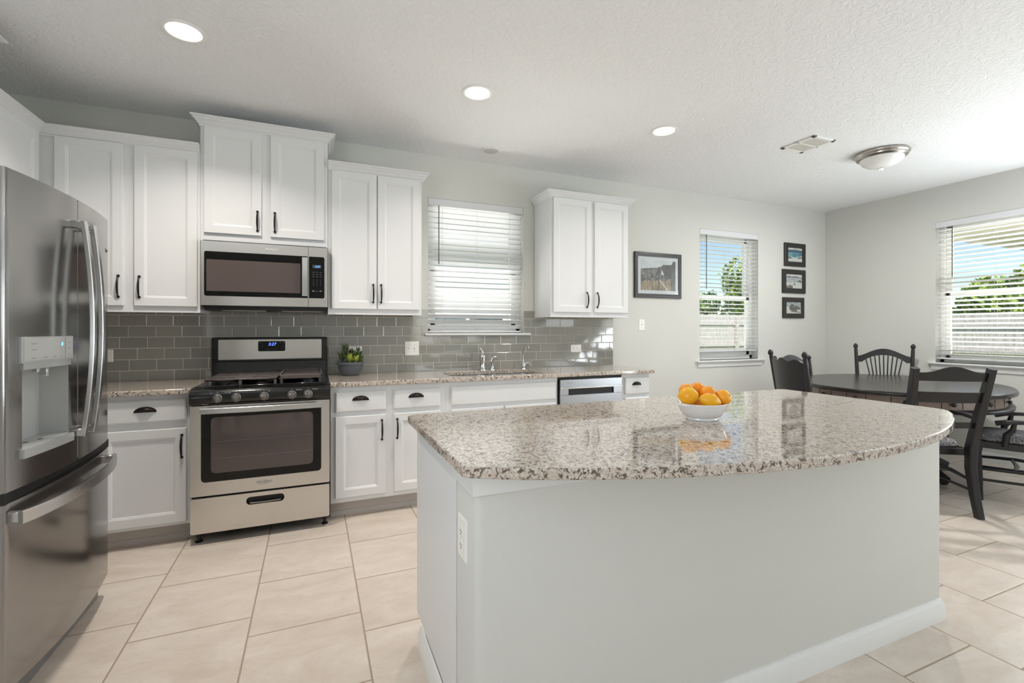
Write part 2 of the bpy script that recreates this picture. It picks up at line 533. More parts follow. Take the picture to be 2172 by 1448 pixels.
def wall(name, u0, u1, holes, mk):
    """u range wall with rectangular holes (u0,u1,z0,z1); mk(u0,u1,z0,z1)->box args"""
    mb = MB(); u = u0
    for h in sorted(holes):
        mb.box(*mk(u, h[0], 0, H)); mb.box(*mk(h[0], h[1], 0, h[2])); mb.box(*mk(h[0], h[1], h[3], H)); u = h[1]
    mb.box(*mk(u, u1, 0, H))
    return struct(mb.build(name, M['wall'], smooth=False))
W1 = (.893, 1.776, 1.232, 2.380)
W2 = (3.887, 4.776, .925, 2.370)
W3 = (1.0, 2.808, .925, 2.374)      # along Y on the right wall
wall('wall_back', XL - T, XR + T, [W1, W2], lambda a, b, c, d: (a, b, YB, YB + T, c, d))
wall('wall_right', YF - T, YB, [W3, (-3.4, -1.6, .925, 2.374), (-1.05, -.05, 0, 2.15)], lambda a, b, c, d: (XR, XR + T, a, b, c, d))
wall('wall_left', YF - T, YB, [(-1.3, .7, .85, 2.2)], lambda a, b, c, d: (XL - T, XL, a, b, c, d))
wall('wall_rear', XL, XR, [(2.4, 4.2, .9, 2.1)], lambda a, b, c, d: (a, b, YF - T, YF, c, d))

def sweep(mb, path, prof, mi=0):
    """profile (out, up) swept along a 2D path (x, y, z), out = right side of direction; mitred"""
    rs = []
    n = len(path)
    for i, (x, y, z) in enumerate(path):
        P = Vector((x, y))
        d0 = (P - Vector(path[i - 1][:2])).normalized() if i > 0 else None
        d1 = (Vector(path[i + 1][:2]) - P).normalized() if i < n - 1 else None
        d0 = d0 or d1; d1 = d1 or d0
        n0 = Vector((d0.y, -d0.x)); n1 = Vector((d1.y, -d1.x))
        m = (n0 + n1).normalized(); k = 1 / max(.3, m.dot(n0))
        rs.append([(x + m.x * o * k, y + m.y * o * k, z + u) for o, u in prof])
    return mb.rings(rs, mi, None, True, True, True)
BBP = [(0, 0), (.016, 0), (.016, .055), (.013, .062), (.013, .07), (.009, .078), (.006, .088), (0, .09)]
def baseboard(name, path):
    mb = MB(); sweep(mb, path, BBP); return struct(mb.build(name, M['trim']))
# direction chosen so that "out" points into the room
baseboard('baseboard_back', [(2.74, YB, 0), (XR, YB, 0)])
baseboard('baseboard_right', [(XR, YB, 0), (XR, 0.05, 0)])
baseboard('baseboard_left', [(XL, YF, 0), (XL, 1.4, 0)])

# ---------------------------------------------------------------- windows
def window(idx, a0, a1, z0, z1, xf, meets, mull=None):
    """built in a frame where x runs along the wall, y=0 is the inner wall face, +y goes outdoors"""
    root = sempty('window_%d' % idx, xf @ Vector(((a0 + a1) / 2, .08, z0)))
    root['_local'] = 1
    inv = Matrix.Translation(-root.location)
    X = inv @ xf
    yo = .085
    fr = MB(X)
    fr.box(a0, a1, yo, T, z0, z0 + .045, bev=.004); fr.box(a0, a1, yo, T, z1 - .045, z1, bev=.004)
    fr.box(a0, a0 + .04, yo, T, z0, z1, bev=.004); fr.box(a1 - .04, a1, yo, T, z0, z1, bev=.004)
    spans = [(a0 + .04, a1 - .04)]
    if mull:
        fr.box(mull - .04, mull + .04, yo, T, z0, z1, bev=.004)
        spans = [(a0 + .04, mull - .04), (mull + .04, a1 - .04)]
    fr.build('window_frame', M['vinyl'], root)
    for (s0, s1) in spans:
        for (q0, q1, y0) in ((z0 + .045, meets + .02, yo + .008), (meets - .02, z1 - .045, yo + .04)):
            sm = MB(X); t = .045
            sm.box(s0, s0 + t, y0, y0 + .03, q0, q1, bev=.003); sm.box(s1 - t, s1, y0, y0 + .03, q0, q1, bev=.003)
            sm.box(s0, s1, y0, y0 + .03, q0, q0 + t, bev=.003); sm.box(s0, s1, y0, y0 + .03, q1 - t, q1, bev=.003)
            sash = sm.build('window_sash', M['vinyl'], root)
            sash['_local'] = 1
            MB(X).box(s0 + t - .005, s1 - t + .005, y0 + .013, y0 + .017, q0 + t - .005, q1 - t + .005).build('window_pane', M['glass'], sash, smooth=False)
    # stool and apron
    st = MB(X)
    if idx == 1:
        st.box(a0 - .03, a1 + .065, -.035, .085, z0 - .02, z0, bev=.006, seg=2)
        st.build('window_stool', M['trim'], root)
    else:
        st.box(a0 - .055, a1 + .09, -.04, .085, z0 - .018, z0, bev=.006, seg=2)
        st.build('window_stool', M['trim'], root)
        ap = MB(X)
        sweep(ap, [(a0 - .03, 0, z0 - .073), (a1 + .055, 0, z0 - .073)], [(0, 0), (.012, 0), (.014, .012), (.014, .03), (.02, .04), (.028, .05), (.028, .055), (0, .055)])
        ap.build('window_apron', M['trim'], root)
    return root

def blind(a0, a1, z0, z1, xf, tilt, pitch, label, wand_x, wand_len, cords, group='window blinds'):
    root = empty('window_blind', xf @ Vector(((a0 + a1) / 2, .03, z0)), label, 'window blind', group)
    root['_local'] = 1
    X = Matrix.Translation(-root.location) @ xf
    b0, b1 = a0 + .006, a1 - .012
    va = MB(X); va.box(b0 - .004, b1 + .008, -.004, .008, z1 - .062, z1 - .002, bev=.002)
    va.box(b0, b1, .008, .055, z1 - .045, z1 - .004)
    va.build('valance', M['valance'], root)
    sl = MB(X); z = z1 - .085; w2 = .025
    while z > z0 + .03:
        t = tilt + random.uniform(-.02, .02)
        cs, sn = math.cos(t), math.sin(t)
        rs = []
        for x in (b0, b1):
            ring = []
            for (u, h) in ((-w2, -.0), (-w2 * .4, .0022), (w2 * .4, .0022), (w2, 0), (w2, -.0028), (w2 * .4, -.0006), (-w2 * .4, -.0006), (-w2, -.0028)):
                ring.append((x, .033 + u * cs + h * sn, z - u * sn + h * cs))
            rs.append(ring)
        sl.rings(rs, 0, None, True, True, True)
        z -= pitch
    sl.build('slats', M['blind'], root)
    MB(X).box(b0, b1, .01, .056, z0 + .004, z0 + .02, bev=.004).build('bottom_rail', M['valance'], root)
    for c in cords:
        cm = MB(X)
        cm.tube([(c, .006, z0 + .01), (c, .006, z1 - .05)], .0011, 5)
        cm.tube([(c, .059, z0 + .01), (c, .059, z1 - .05)], .0011, 5)
        cm.build('ladder_cord', M['cord'], root)
    wd = MB(X); wd.tube([(wand_x, -.006, z1 - .06), (wand_x, -.006, z1 - .06 - wand_len)], .004, 8)
    wd.build('tilt_wand', M['wand'], root)
    return root

XB = Matrix.Translation((0, YB, 0))
# right wall: local x -> -Y, local y -> +X
XW = Matrix.Translation((XR, 0, 0)) @ Matrix(((0, 1, 0, 0), (-1, 0, 0, 0), (0, 0, 1, 0), (0, 0, 0, 1)))
window(1, *W1, XB, 1.76)
window(2, *W2, XB, 1.63)
window(3, -W3[1], -W3[0], W3[2], W3[3], XW, 1.63, mull=-1.9)
blind(W1[0], W1[1], W1[2], W1[3], XB, R(38), .0458, 'wide white slat blind, tilted half shut, above the kitchen sink', .985, .50, (1.02, 1.33, 1.64))
blind(W2[0], W2[1], 1.012, W2[3], XB, R(5), .0458, 'narrow white blind hanging short of the sill between the framed pictures', 3.98, .60, (3.97, 4.32, 4.68))
blind(-W3[1], -W3[0], .955, W3[3], XW, R(15), .0458, 'white slat blind in the window on the right wall behind the dining table', -2.665, .52, (-2.72, -2.35, -1.9, -1.4))
# unseen openings, simple frames with glass; left window added to light the right wall
for i, (a, b, axis) in enumerate(((2.4, 4.2, 'y'), (-3.4, -1.6, 'x'), (-1.05, -.05, 'x'), (-1.3, .7, 'l'))):
    root = sempty(('window_4', 'window_5', 'door_1', 'window_6')[i], (0, 0, 0)); RX = XR if axis != 'l' else XL - .14
    fm = MB(); z0 = (.9, .925, 0, .85)[i]; z1 = (2.1, 2.374, 2.15, 2.2)[i]
    m_ = (a + b) / 2
    for (p, q) in ((a, a + .05), (b - .05, b), (m_ - .03, m_ + .03)):
        if axis == 'y': fm.box(p, q, YF - .1, YF - .04, z0, z1)
        else: fm.box(RX + .04, RX + .1, p, q, z0, z1)
    for (p, q) in ((z0, z0 + .05), (z1 - .05, z1)):
        if axis == 'y': fm.box(a, b, YF - .1, YF - .04, p, q)
        else: fm.box(RX + .04, RX + .1, a, b, p, q)
    fm.build('frame', M['vinyl'], root)
    gm = MB()
    if axis == 'y': gm.box(a, b, YF - .075, YF - .07, z0, z1)
    else: gm.box(RX + .07, RX + .075, a, b, z0, z1)
    gm.build('pane', M['glass'], root, smooth=False)
# small blue alarm sticker on the sink window pane
st = MB(); st.lathe([(.033, -.0004), (.033, .0004)], (0, 0, 0), 8, 0, Matrix.Translation((.975, YB + .085 + .008 + .0115, 1.33)) @ Matrix.Rotation(R(90), 4, 'X') @ Matrix.Rotation(R(22.5), 4, 'Z'))
st.lathe([(.018, -.0008), (.018, .0008)], (0, 0, 0), 8, 1, Matrix.Translation((.975, YB + .085 + .008 + .0115, 1.33)) @ Matrix.Rotation(R(90), 4, 'X') @ Matrix.Rotation(R(22.5), 4, 'Z'))
tag(st.build('window_sticker', [M['sticker'], M['whitemark']], None), 'small blue octagonal sticker low on the sink window glass', 'sticker')

# ---------------------------------------------------------------- cabinetry
CR = [(0, -.03), (.006, -.03), (.006, -.02), (.012, -.016), (.018, -.006), (.03, .006), (.036, .01), (.036, .016), (.05, .024), (.05, .032), (0, .032)]
def plane_xf(origin, ax, out):
    """local (a, b, c): a along, b up, c out"""
    a = Vector(ax); o = Vector(out); u = Vector((0, 0, 1))
    return Matrix(((a.x, u.x, o.x, origin[0]), (a.y, u.y, o.y, origin[1]), (a.z, u.z, o.z, origin[2]), (0, 0, 0, 1)))
def rect(a0, a1, b0, b1, i, c):
    return [(a0 + i, b0 + i, c), (a1 - i, b0 + i, c), (a1 - i, b1 - i, c), (a0 + i, b1 - i, c)]
def panel_door(xf, a0, a1, b0, b1, parent, name='door', stile=.052):
    m = MB(xf)
    seq = [(0, 0), (0, .015), (.003, .019), (stile, .019), (stile + .003, .0165), (stile + .009, .0145), (stile + .013, .010)]
    m.rings([rect(a0, a1, b0, b1, i, c) for i, c in seq], 0, None, True, True, True)
    return m.build(name, M['cab'], parent, angle=20)
def slab(xf, a0, a1, b0, b1, parent, name='drawer'):
    m = MB(xf)
    m.rings([rect(a0, a1, b0, b1, i, c) for i, c in [(0, 0), (0, .012), (.004, .016), (.009, .019)]], 0, None, True, True, True)
    return m.build(name, M['cab'], parent, angle=20)
def pull(xf, a, b, parent, L=.128):
    m = MB(xf); n = 13; pts = []; rd = []
    for i in range(n):
        t = i / (n - 1) * 2 - 1
        pts.append((a, b + t * L / 2, .019 + .004 + .024 * (1 - t * t) ** .6))
        rd.append(.0036 + .0028 * (1 - t * t))
    m.tube(pts, rd, 8)
    for s in (-1, 1):
        m.lathe([(.006, 0), (.0085, .004), (.008, .008), (.004, .012)], (0, 0, 0), 10, 0, Matrix.Translation((a, b + s * L / 2, .0195)))
    return m.build('handle', M['iron'], parent)
def cup(xf, a, b, parent, w=.05, h=.026, d=.024):
    m = MB(xf); n = 14; rs = []
    for k, q in enumerate((0, .25, .5, .75, .93, 1.0)):
        ph = q * PI / 2
        ring = []
        for i in range(n + 1):
            th = PI * i / n
            ring.append((a + w * math.cos(th) * (1 - .0 * q) * math.cos(ph * .98), b - .012 + h * math.sin(th) * math.cos(ph * .98) + .004 * q, .0195 + d * math.sin(ph) * (.35 + .65 * math.sin(th))))
        rs.append(ring)
    m.rings(rs, 0, None, False)
    m.box(a - w - .004, a + w + .004, b - .014, b - .009, .019, .0225)
    # closing flange against the drawer
    fl = [(a + (w + .004) * math.cos(PI * i / n), b - .012 + (h + .004) * math.sin(PI * i / n)) for i in range(n + 1)]
    m.rings([[(x, y, .019) for x, y in fl], [(x, y, .022) for x, y in fl]], 0, None, True, True, True)
    return m.build('handle', M['iron'], parent)

XU = plane_xf((0, 3.62, 0), (1, 0, 0), (0, -1, 0))          # upper cabinets, back wall
XBs = plane_xf((0, 3.34, 0), (1, 0, 0), (0, -1, 0))         # base cabinets, back wall
XLu = plane_xf((-1.485, 0, 0), (0, 1, 0), (1, 0, 0))        # upper cabinets, left wall
UG = 'white upper cabinets'
def upper(x0, x1, z0, z1, doors, hz, label, crown_path, ctop, name='upper_cabinet', handles=True):
    root = empty(name, ((x0 + x1) / 2, YB - .165, z0), label, 'cabinet', UG)
    b = MB(); yb_ = YB - .013
    b.box(x0, x1, 3.62, yb_, z0 + .012, z1)
    b.box(x0, x1, 3.62, 3.64, z0, z0 + .012)            # face frame and sides drop a little below the box
    b.box(x0, x0 + .016, 3.64, yb_, z0, z0 + .012); b.box(x1 - .016, x1, 3.64, yb_, z0, z0 + .012)
    b.build('cabinet_body', M['cab'], root, smooth=False)
    c = MB(); sweep(c, [(x, min(y, YB - .013), ctop - .032) for x, y in crown_path], CR)
    c.build('crown_molding', M['cab'], root, angle=20)
    for (d0, d1, q0, q1, hx) in doors:
        d = panel_door(XU, d0, d1, q0, q1, root)
        if hx is not None: pull(XU, hx, hz, d)
    return root
# corner / left: X -1.485 .. -.68
upper(-1.484, -.680, 1.372, 2.43, [(-1.408, -1.080, 1.41, 2.408, -1.102), (-1.026, -.693, 1.41, 2.412, -.997)], 1.528,
      'white two-door upper cabinet in the corner, left of the microwave', [(-1.485, 3.62), (-.681, 3.62)], 2.462)
upper(-.679, .094, 1.845, 2.62, [(-.658, -.325, 1.895, 2.588, -.348), (-.270, .070, 1.893, 2.588, -.243)], 1.993,
      'tall-standing white two-door cabinet directly above the microwave', [(-.679, YB), (-.679, 3.62), (.094, 3.62), (.094, YB)], 2.652)
upper(.096, .768, 1.372, 2.43, [(.119, .432, 1.412, 2.405, .406), (.438, .751, 1.412, 2.405, .463)], 1.528,
      'white two-door upper cabinet between the microwave and the sink window', [(.096, 3.62), (.768, 3.62), (.768, YB)], 2.462)
upper(1.885, 2.692, 1.372, 2.43, [(1.905, 2.290, 1.414, 2.408, 2.239), (2.320, 2.684, 1.414, 2.408, 2.347)], 1.526,
      'white two-door upper cabinet right of the sink window, above the dishwasher', [(1.885, YB), (1.885, 3.62), (2.692, 3.62), (2.692, YB)], 2.462)
# left wall uppers
r_ = empty('upper_cabinet', (-1.65, 3.3, 1.372), 'white upper cabinet on the left wall, partly hidden by the refrigerator', 'cabinet', UG)
b = MB(); b.box(XL + .001, -1.487, 3.03, 3.936, 1.372, 2.43); b.build('cabinet_body', M['cab'], r_, smooth=False)
c = MB(); sweep(c, [(-1.485, 3.03, 2.43), (-1.485, 3.62, 2.43)], CR); c.build('crown_molding', M['cab'], r_, angle=20)
d = panel_door(XLu, 3.08, 3.585, 1.41, 2.408, r_); pull(XLu, 3.11, 1.528, d)
r_ = empty('upper_cabinet', (-1.65, 2.5, 1.86), 'taller white cabinet above the refrigerator, only its crown tip showing', 'cabinet', UG)
b = MB(); b.box(XL + .001, -1.485, 1.96, 3.02, 1.86, 2.64); b.build('cabinet_body', M['cab'], r_, smooth=False)
c = MB(); sweep(c, [(XL + .001, 1.96, 2.65), (-1.485, 1.96, 2.65), (-1.485, 3.02, 2.65), (XL + .001, 3.02, 2.65)], [(o_ * 1.9, u_) for o_, u_ in CR]); c.build('crown_molding', M['cab'], r_, angle=20)
for (p, q, h) in ((1.99, 2.47, 2.44), (2.51, 2.99, 2.54)):
    d = panel_door(XLu, p, q, 1.9, 2.6, r_); pull(XLu, h, 2.0, d)

BG = 'white base cabinets'
def base(x0, x1, label, kick=True, ztop=.883, name='base_cabinet'):
    root = empty(name, ((x0 + x1) / 2, YB - .3, 0), label, 'cabinet', BG)
    b = MB(); b.box(x0, x1, 3.34, YB - .001, .11, ztop)
    b.build('cabinet_body', M['cab'], root, smooth=False)
    k = MB(); k.box(x0 + .001, x1, 3.42, 3.60, 0, .11)
    sweep(k, [(x0 + .001, 3.42, 0), (x1, 3.42, 0)], [(0, 0), (.014, 0), (.014, .02), (.008, .03), (0, .034)])
    k.build('toe_kick', M['kick'], root)
    return root
r_ = base(-1.205, -.662, 'white base cabinet with one drawer, left of the range')
d = slab(XBs, -1.112, -.693, .725, .855, r_); cup(XBs, -.892, .800, d)
d = panel_door(XBs, -1.112, -.693, .130, .683, r_); pull(XBs, -.715, .576, d, .13)
r_ = base(.104, .880, 'white two-drawer two-door base cabinet right of the range')
d = slab(XBs, .133, .460, .712, .847, r_); cup(XBs, .293, .800, d)
d = slab(XBs, .511, .842, .712, .847, r_); cup(XBs, .667, .800, d)
d = panel_door(XBs, .133, .457, .142, .683, r_); pull(XBs, .432, .578, d, .13)
d = panel_door(XBs, .515, .842, .142, .683, r_); pull(XBs, .535, .578, d, .13)
r_ = base(.881, 1.800, 'white sink base cabinet with a long blank drawer front', ztop=.72)
MB().box(.881, 1.80, 3.34, 3.36, .72, .883).build('face_frame', M['cab'], r_, smooth=False)
slab(XBs, .922, 1.783, .709, .850, r_, 'false_drawer_front')
d = panel_door(XBs, .922, 1.330, .142, .683, r_); pull(XBs, 1.305, .578, d, .13)
d = panel_door(XBs, 1.345, 1.783, .142, .683, r_); pull(XBs, 1.37, .578, d, .13)
r_ = base(2.420, 2.712, 'narrow white drawer cabinet at the right end of the counter')
for (q0, q1) in ((.709, .852), (.51, .683), (.33, .49), (.142, .31)):
    d = slab(XBs, 2.446, 2.700, q0, q1, r_); cup(XBs, 2.562, (q0 + q1) / 2 + .02, d, .042, .024)
# left wall run behind the fridge
r_ = empty('base_cabinet', (-1.5, 3.4, 0), 'white corner base cabinet beside the refrigerator', 'cabinet', BG)
b = MB(); b.box(XL + .001, -1.206, 2.90, 3.949, .11, .883); b.build('cabinet_body', M['cab'], r_, smooth=False)
k = MB(); k.box(XL + .001, -1.28, 2.90, 3.6, 0, .11); k.build('toe_kick', M['kick'], r_, smooth=False)
XLb = plane_xf((-1.206, 0, 0), (0, 1, 0), (1, 0, 0))
d = slab(XLb, 2.93, 3.29, .725, .855, r_); cup(XLb, 3.11, .80, d)
panel_door(XLb, 2.93, 3.29, .13, .683, r_)

# ---------------------------------------------------------------- countertops
def slab_poly(name, outer, z0, z1, label, hole=None, bev=.004, parent=None):
    bm = bmesh.new()
    def loop(pts, z):
        vs = [bm.verts.new((x, y, z)) for x, y in pts]
        return vs, [bm.edges.new((vs[i], vs[(i + 1) % len(vs)])) for i in range(len(vs))]
    for z in (z0, z1):
        _, e = loop(outer, z); ee = list(e)
        if hole: _, e2 = loop(hole, z); ee += e2
        bmesh.ops.triangle_fill(bm, edges=ee, use_beauty=True)
    mb = MB(); mb.bm(bm)
    for lp in ([outer] + ([hole] if hole else [])):
        n = len(lp)
        mb.rings([[(x, y, z0) for x, y in lp], [(x, y, z1) for x, y in lp]])
    o = mb.build(name, M['granite'], parent, angle=30)
    md = o.modifiers.new('bevel', 'BEVEL'); md.width = bev; md.segments = 2; md.limit_method = 'ANGLE'; md.angle_limit = R(50)
    return tag(o, label, 'countertop', 'granite countertops')
def rrect(x0, x1, y0, y1, r, n=6):
    pts = []
    for cx, cy, a0 in ((x1 - r, y1 - r, 0), (x0 + r, y1 - r, 90), (x0 + r, y0 + r, 180), (x1 - r, y0 + r, 270)):
        for i in range(n + 1):
            a = R(a0 + 90 * i / n); pts.append((cx + r * math.cos(a), cy + r * math.sin(a)))
    return pts
slab_poly('countertop', [(XL + .001, 2.87), (-1.16, 2.87), (-1.16, 3.30), (-.665, 3.30), (-.665, YB - .001), (XL + .001, YB - .001)], .884, .914,
          'speckled granite countertop left of the range')
slab_poly('countertop', [(.100, 3.30), (2.738, 3.30), (2.738, YB - .001), (.100, YB - .001)], .884, .914,
          'long speckled granite countertop along the back wall, holding the sink', hole=rrect(.95, 1.725, 3.385, 3.775, .10))
# sink bowl
sb = MB()
for (a, b_) in ((.955, 1.33), (1.35, 1.72)):
    rs = []
    for (i, z) in ((-.012, .884), (0, .882), (.004, .80), (.02, .735), (.05, .725), (.09, .722)):
        rs.append([(x, y, z) for x, y in rrect(a + i, b_ - i, 3.39 + i, 3.77 - i, .09 - min(i, .03) * .5)])
    sb.rings(rs, 0, None, True, False, True)
sb.box(1.33, 1.35, 3.40, 3.76, .80, .868, 0, .006)
tag(sb.build('kitchen_sink', M['steel_bar'], None), 'stainless undermount double sink below the faucet', 'sink')

# island counter: straight back and sides, bowed front edge
isl = [(2.50, 1.945), (.385, 1.945)]
isl += [(.352, 1.925), (.350, 1.16)]
isl += [(.358, 1.15), (.47, 1.085), (.64, 1.013), (.81, .953), (1.067, .890), (1.335, .855), (1.587, .855), (1.80, .880), (1.98, .915), (2.16, .967), (2.32, 1.03), (2.44, 1.087), (2.515, 1.135), (2.548, 1.18), (2.55, 1.25)]
isl += [(2.545, 1.905), (2.53, 1.935)]
slab_poly('island_countertop', isl, .884, .914, 'large speckled granite island top with a bowed front edge', bev=.005)

# island body
ib = empty('kitchen_island', (1.46, 1.55, 0), 'painted kitchen island with a plain front wall and one side outlet', 'kitchen island')
pm = MB()
rr = .02
poly = [(2.523, 1.352), (.393, 1.352), (.393, 1.175 + rr)] + [(.393 + rr - rr * math.cos(R(a)), 1.175 + rr - rr * math.sin(R(a))) for a in (22, 45, 68)] + [(.393 + rr, 1.175), (2.523, 1.175)]
pm.prism(poly, 0, .884)
pm.build('island_wall', M['wall'], ib)
tp2 = MB()
tp2.prism([(.381, 1.36), (.381, 1.163), (2.533, 1.163), (2.533, 1.36), (2.5232, 1.36), (2.5232, 1.1748), (.3928, 1.1748), (.3928, 1.36)], .829, .8838)
tp2.build('top_trim', M['trim'], ib)
ic = MB(); ic.box(.396, 2.52, 1.354, 1.87, .11, .884); ic.box(.398, 2.518, 1.354, 1.80, 0, .11)
ic.box(.390, .396, 1.356, 1.925, .115, .884, 0, .001); ic.box(.396, 2.52, 1.87, 1.905, .11, .884)
ic.build('cabinet_body', M['cab'], ib, smooth=False)
XI = plane_xf((0, 1.905, 0), (-1, 0, 0), (0, 1, 0))
for (p, q, h) in ((-.95, -.43, -.47), (-1.48, -.97, -1.44), (-2.0, -1.5, -1.54), (-2.5, -2.02, -2.06)):
    d = panel_door(XI, p, q, .142, .683, ib); pull(XI, h, .578, d)
    d = slab(XI, p, q, .712, .85, ib); cup(XI, (p + q) / 2, .8, d)
bm_ = MB(); sweep(bm_, [(.396, 1.86, 0), (.393, 1.175, 0), (2.523, 1.175, 0), (2.523, 1.80, 0)], [(-o_, u_) if False else (o_, u_) for o_, u_ in BBP])
bm_.build('baseboard', M['trim'], ib)

# ---------------------------------------------------------------- backsplash
def backsplash():
    root = empty('backsplash', (.5, YB, .914), 'grey glossy subway tile backsplash between counters and upper cabinets', 'backsplash')
    y1 = YB - .0005
    gb = MB()
    gb.box(XL + .001, W1[0] - .035, YB - .0103, y1, .9145, 1.435); gb.box(W1[1] + .07, 2.752, YB - .0103, y1, .9145, 1.435)
    gb.box(W1[0] - .035, W1[1] + .07, YB - .0103, y1, .9145, W1[2] - .021)
    gb.box(W1[0] - .035, W1[0] - .001, YB - .0103, y1, W1[2], 1.435); gb.box(W1[1] + .001, W1[1] + .07, YB - .0103, y1, W1[2], 1.435)
    gb.build('grout', M['grout'], root, smooth=False)
    tb = MB()
    offs = {0: .023, 1: .0735, 2: .118, 3: .022, 4: .069, 5: .018, 6: .069}
    pw, ph, gr = .1525, .0757, .0036
    for k in range(7):
        z0 = .9085 + k * ph + gr / 2; z1 = z0 + ph - gr
        z0 = max(z0, .916); z1 = min(z1, 1.433)
        x = offs[k] - pw * 14
        while x < 2.76:
            a, b = x + gr / 2, x + pw - gr / 2
            x += pw
            a = max(a, XL + .002); b = min(b, 2.7515)
            if b - a < .006: continue
            segs = [(a, b, z0, z1)]
            hx0, hx1, hz = W1[0] - .034, W1[1] + .069, W1[2] - .023
            out = []
            for (p, q, r0, r1) in segs:
                if r1 <= hz or q <= hx0 or p >= hx1: out.append((p, q, r0, r1)); continue
                if r0 < hz: out.append((max(p, hx0), min(q, hx1), r0, hz)) if False else None
                wx0, wx1 = W1[0] - .002, W1[1] + .002
                if r0 < hz:
                    r1c = hz
                    out.append((p, q, r0, r1c)); continue
                if p < wx0: out.append((p, min(q, wx0), r0, r1))
                if q > wx1: out.append((max(p, wx1), q, r0, r1))
            for (p, q, r0, r1) in out:
                if q - p < .006 or r1 - r0 < .006: continue
                rx = random.uniform(-.0005, .0005); rz = random.uniform(-.0005, .0005)
                yb, yf = YB - .009, YB - .0118
                e = .0022
                def P(X_, Z_, Y_): return (X_, Y_ + rx * (X_ - p) / (q - p) + rz * (Z_ - r0) / (r1 - r0), Z_)
                rings_ = [[P(p, r0, yb), P(q, r0, yb), P(q, r1, yb), P(p, r1, yb)],
                          [P(p, r0, yf + .0012), P(q, r0, yf + .0012), P(q, r1, yf + .0012), P(p, r1, yf + .0012)],
                          [P(p + e, r0 + e, yf), P(q - e, r0 + e, yf), P(q - e, r1 - e, yf), P(p + e, r1 - e, yf)]]
                tb.rings(rings_, 0, None, True, False, True)
    tb.build('tiles', M['tile'], root, angle=12)
backsplash()

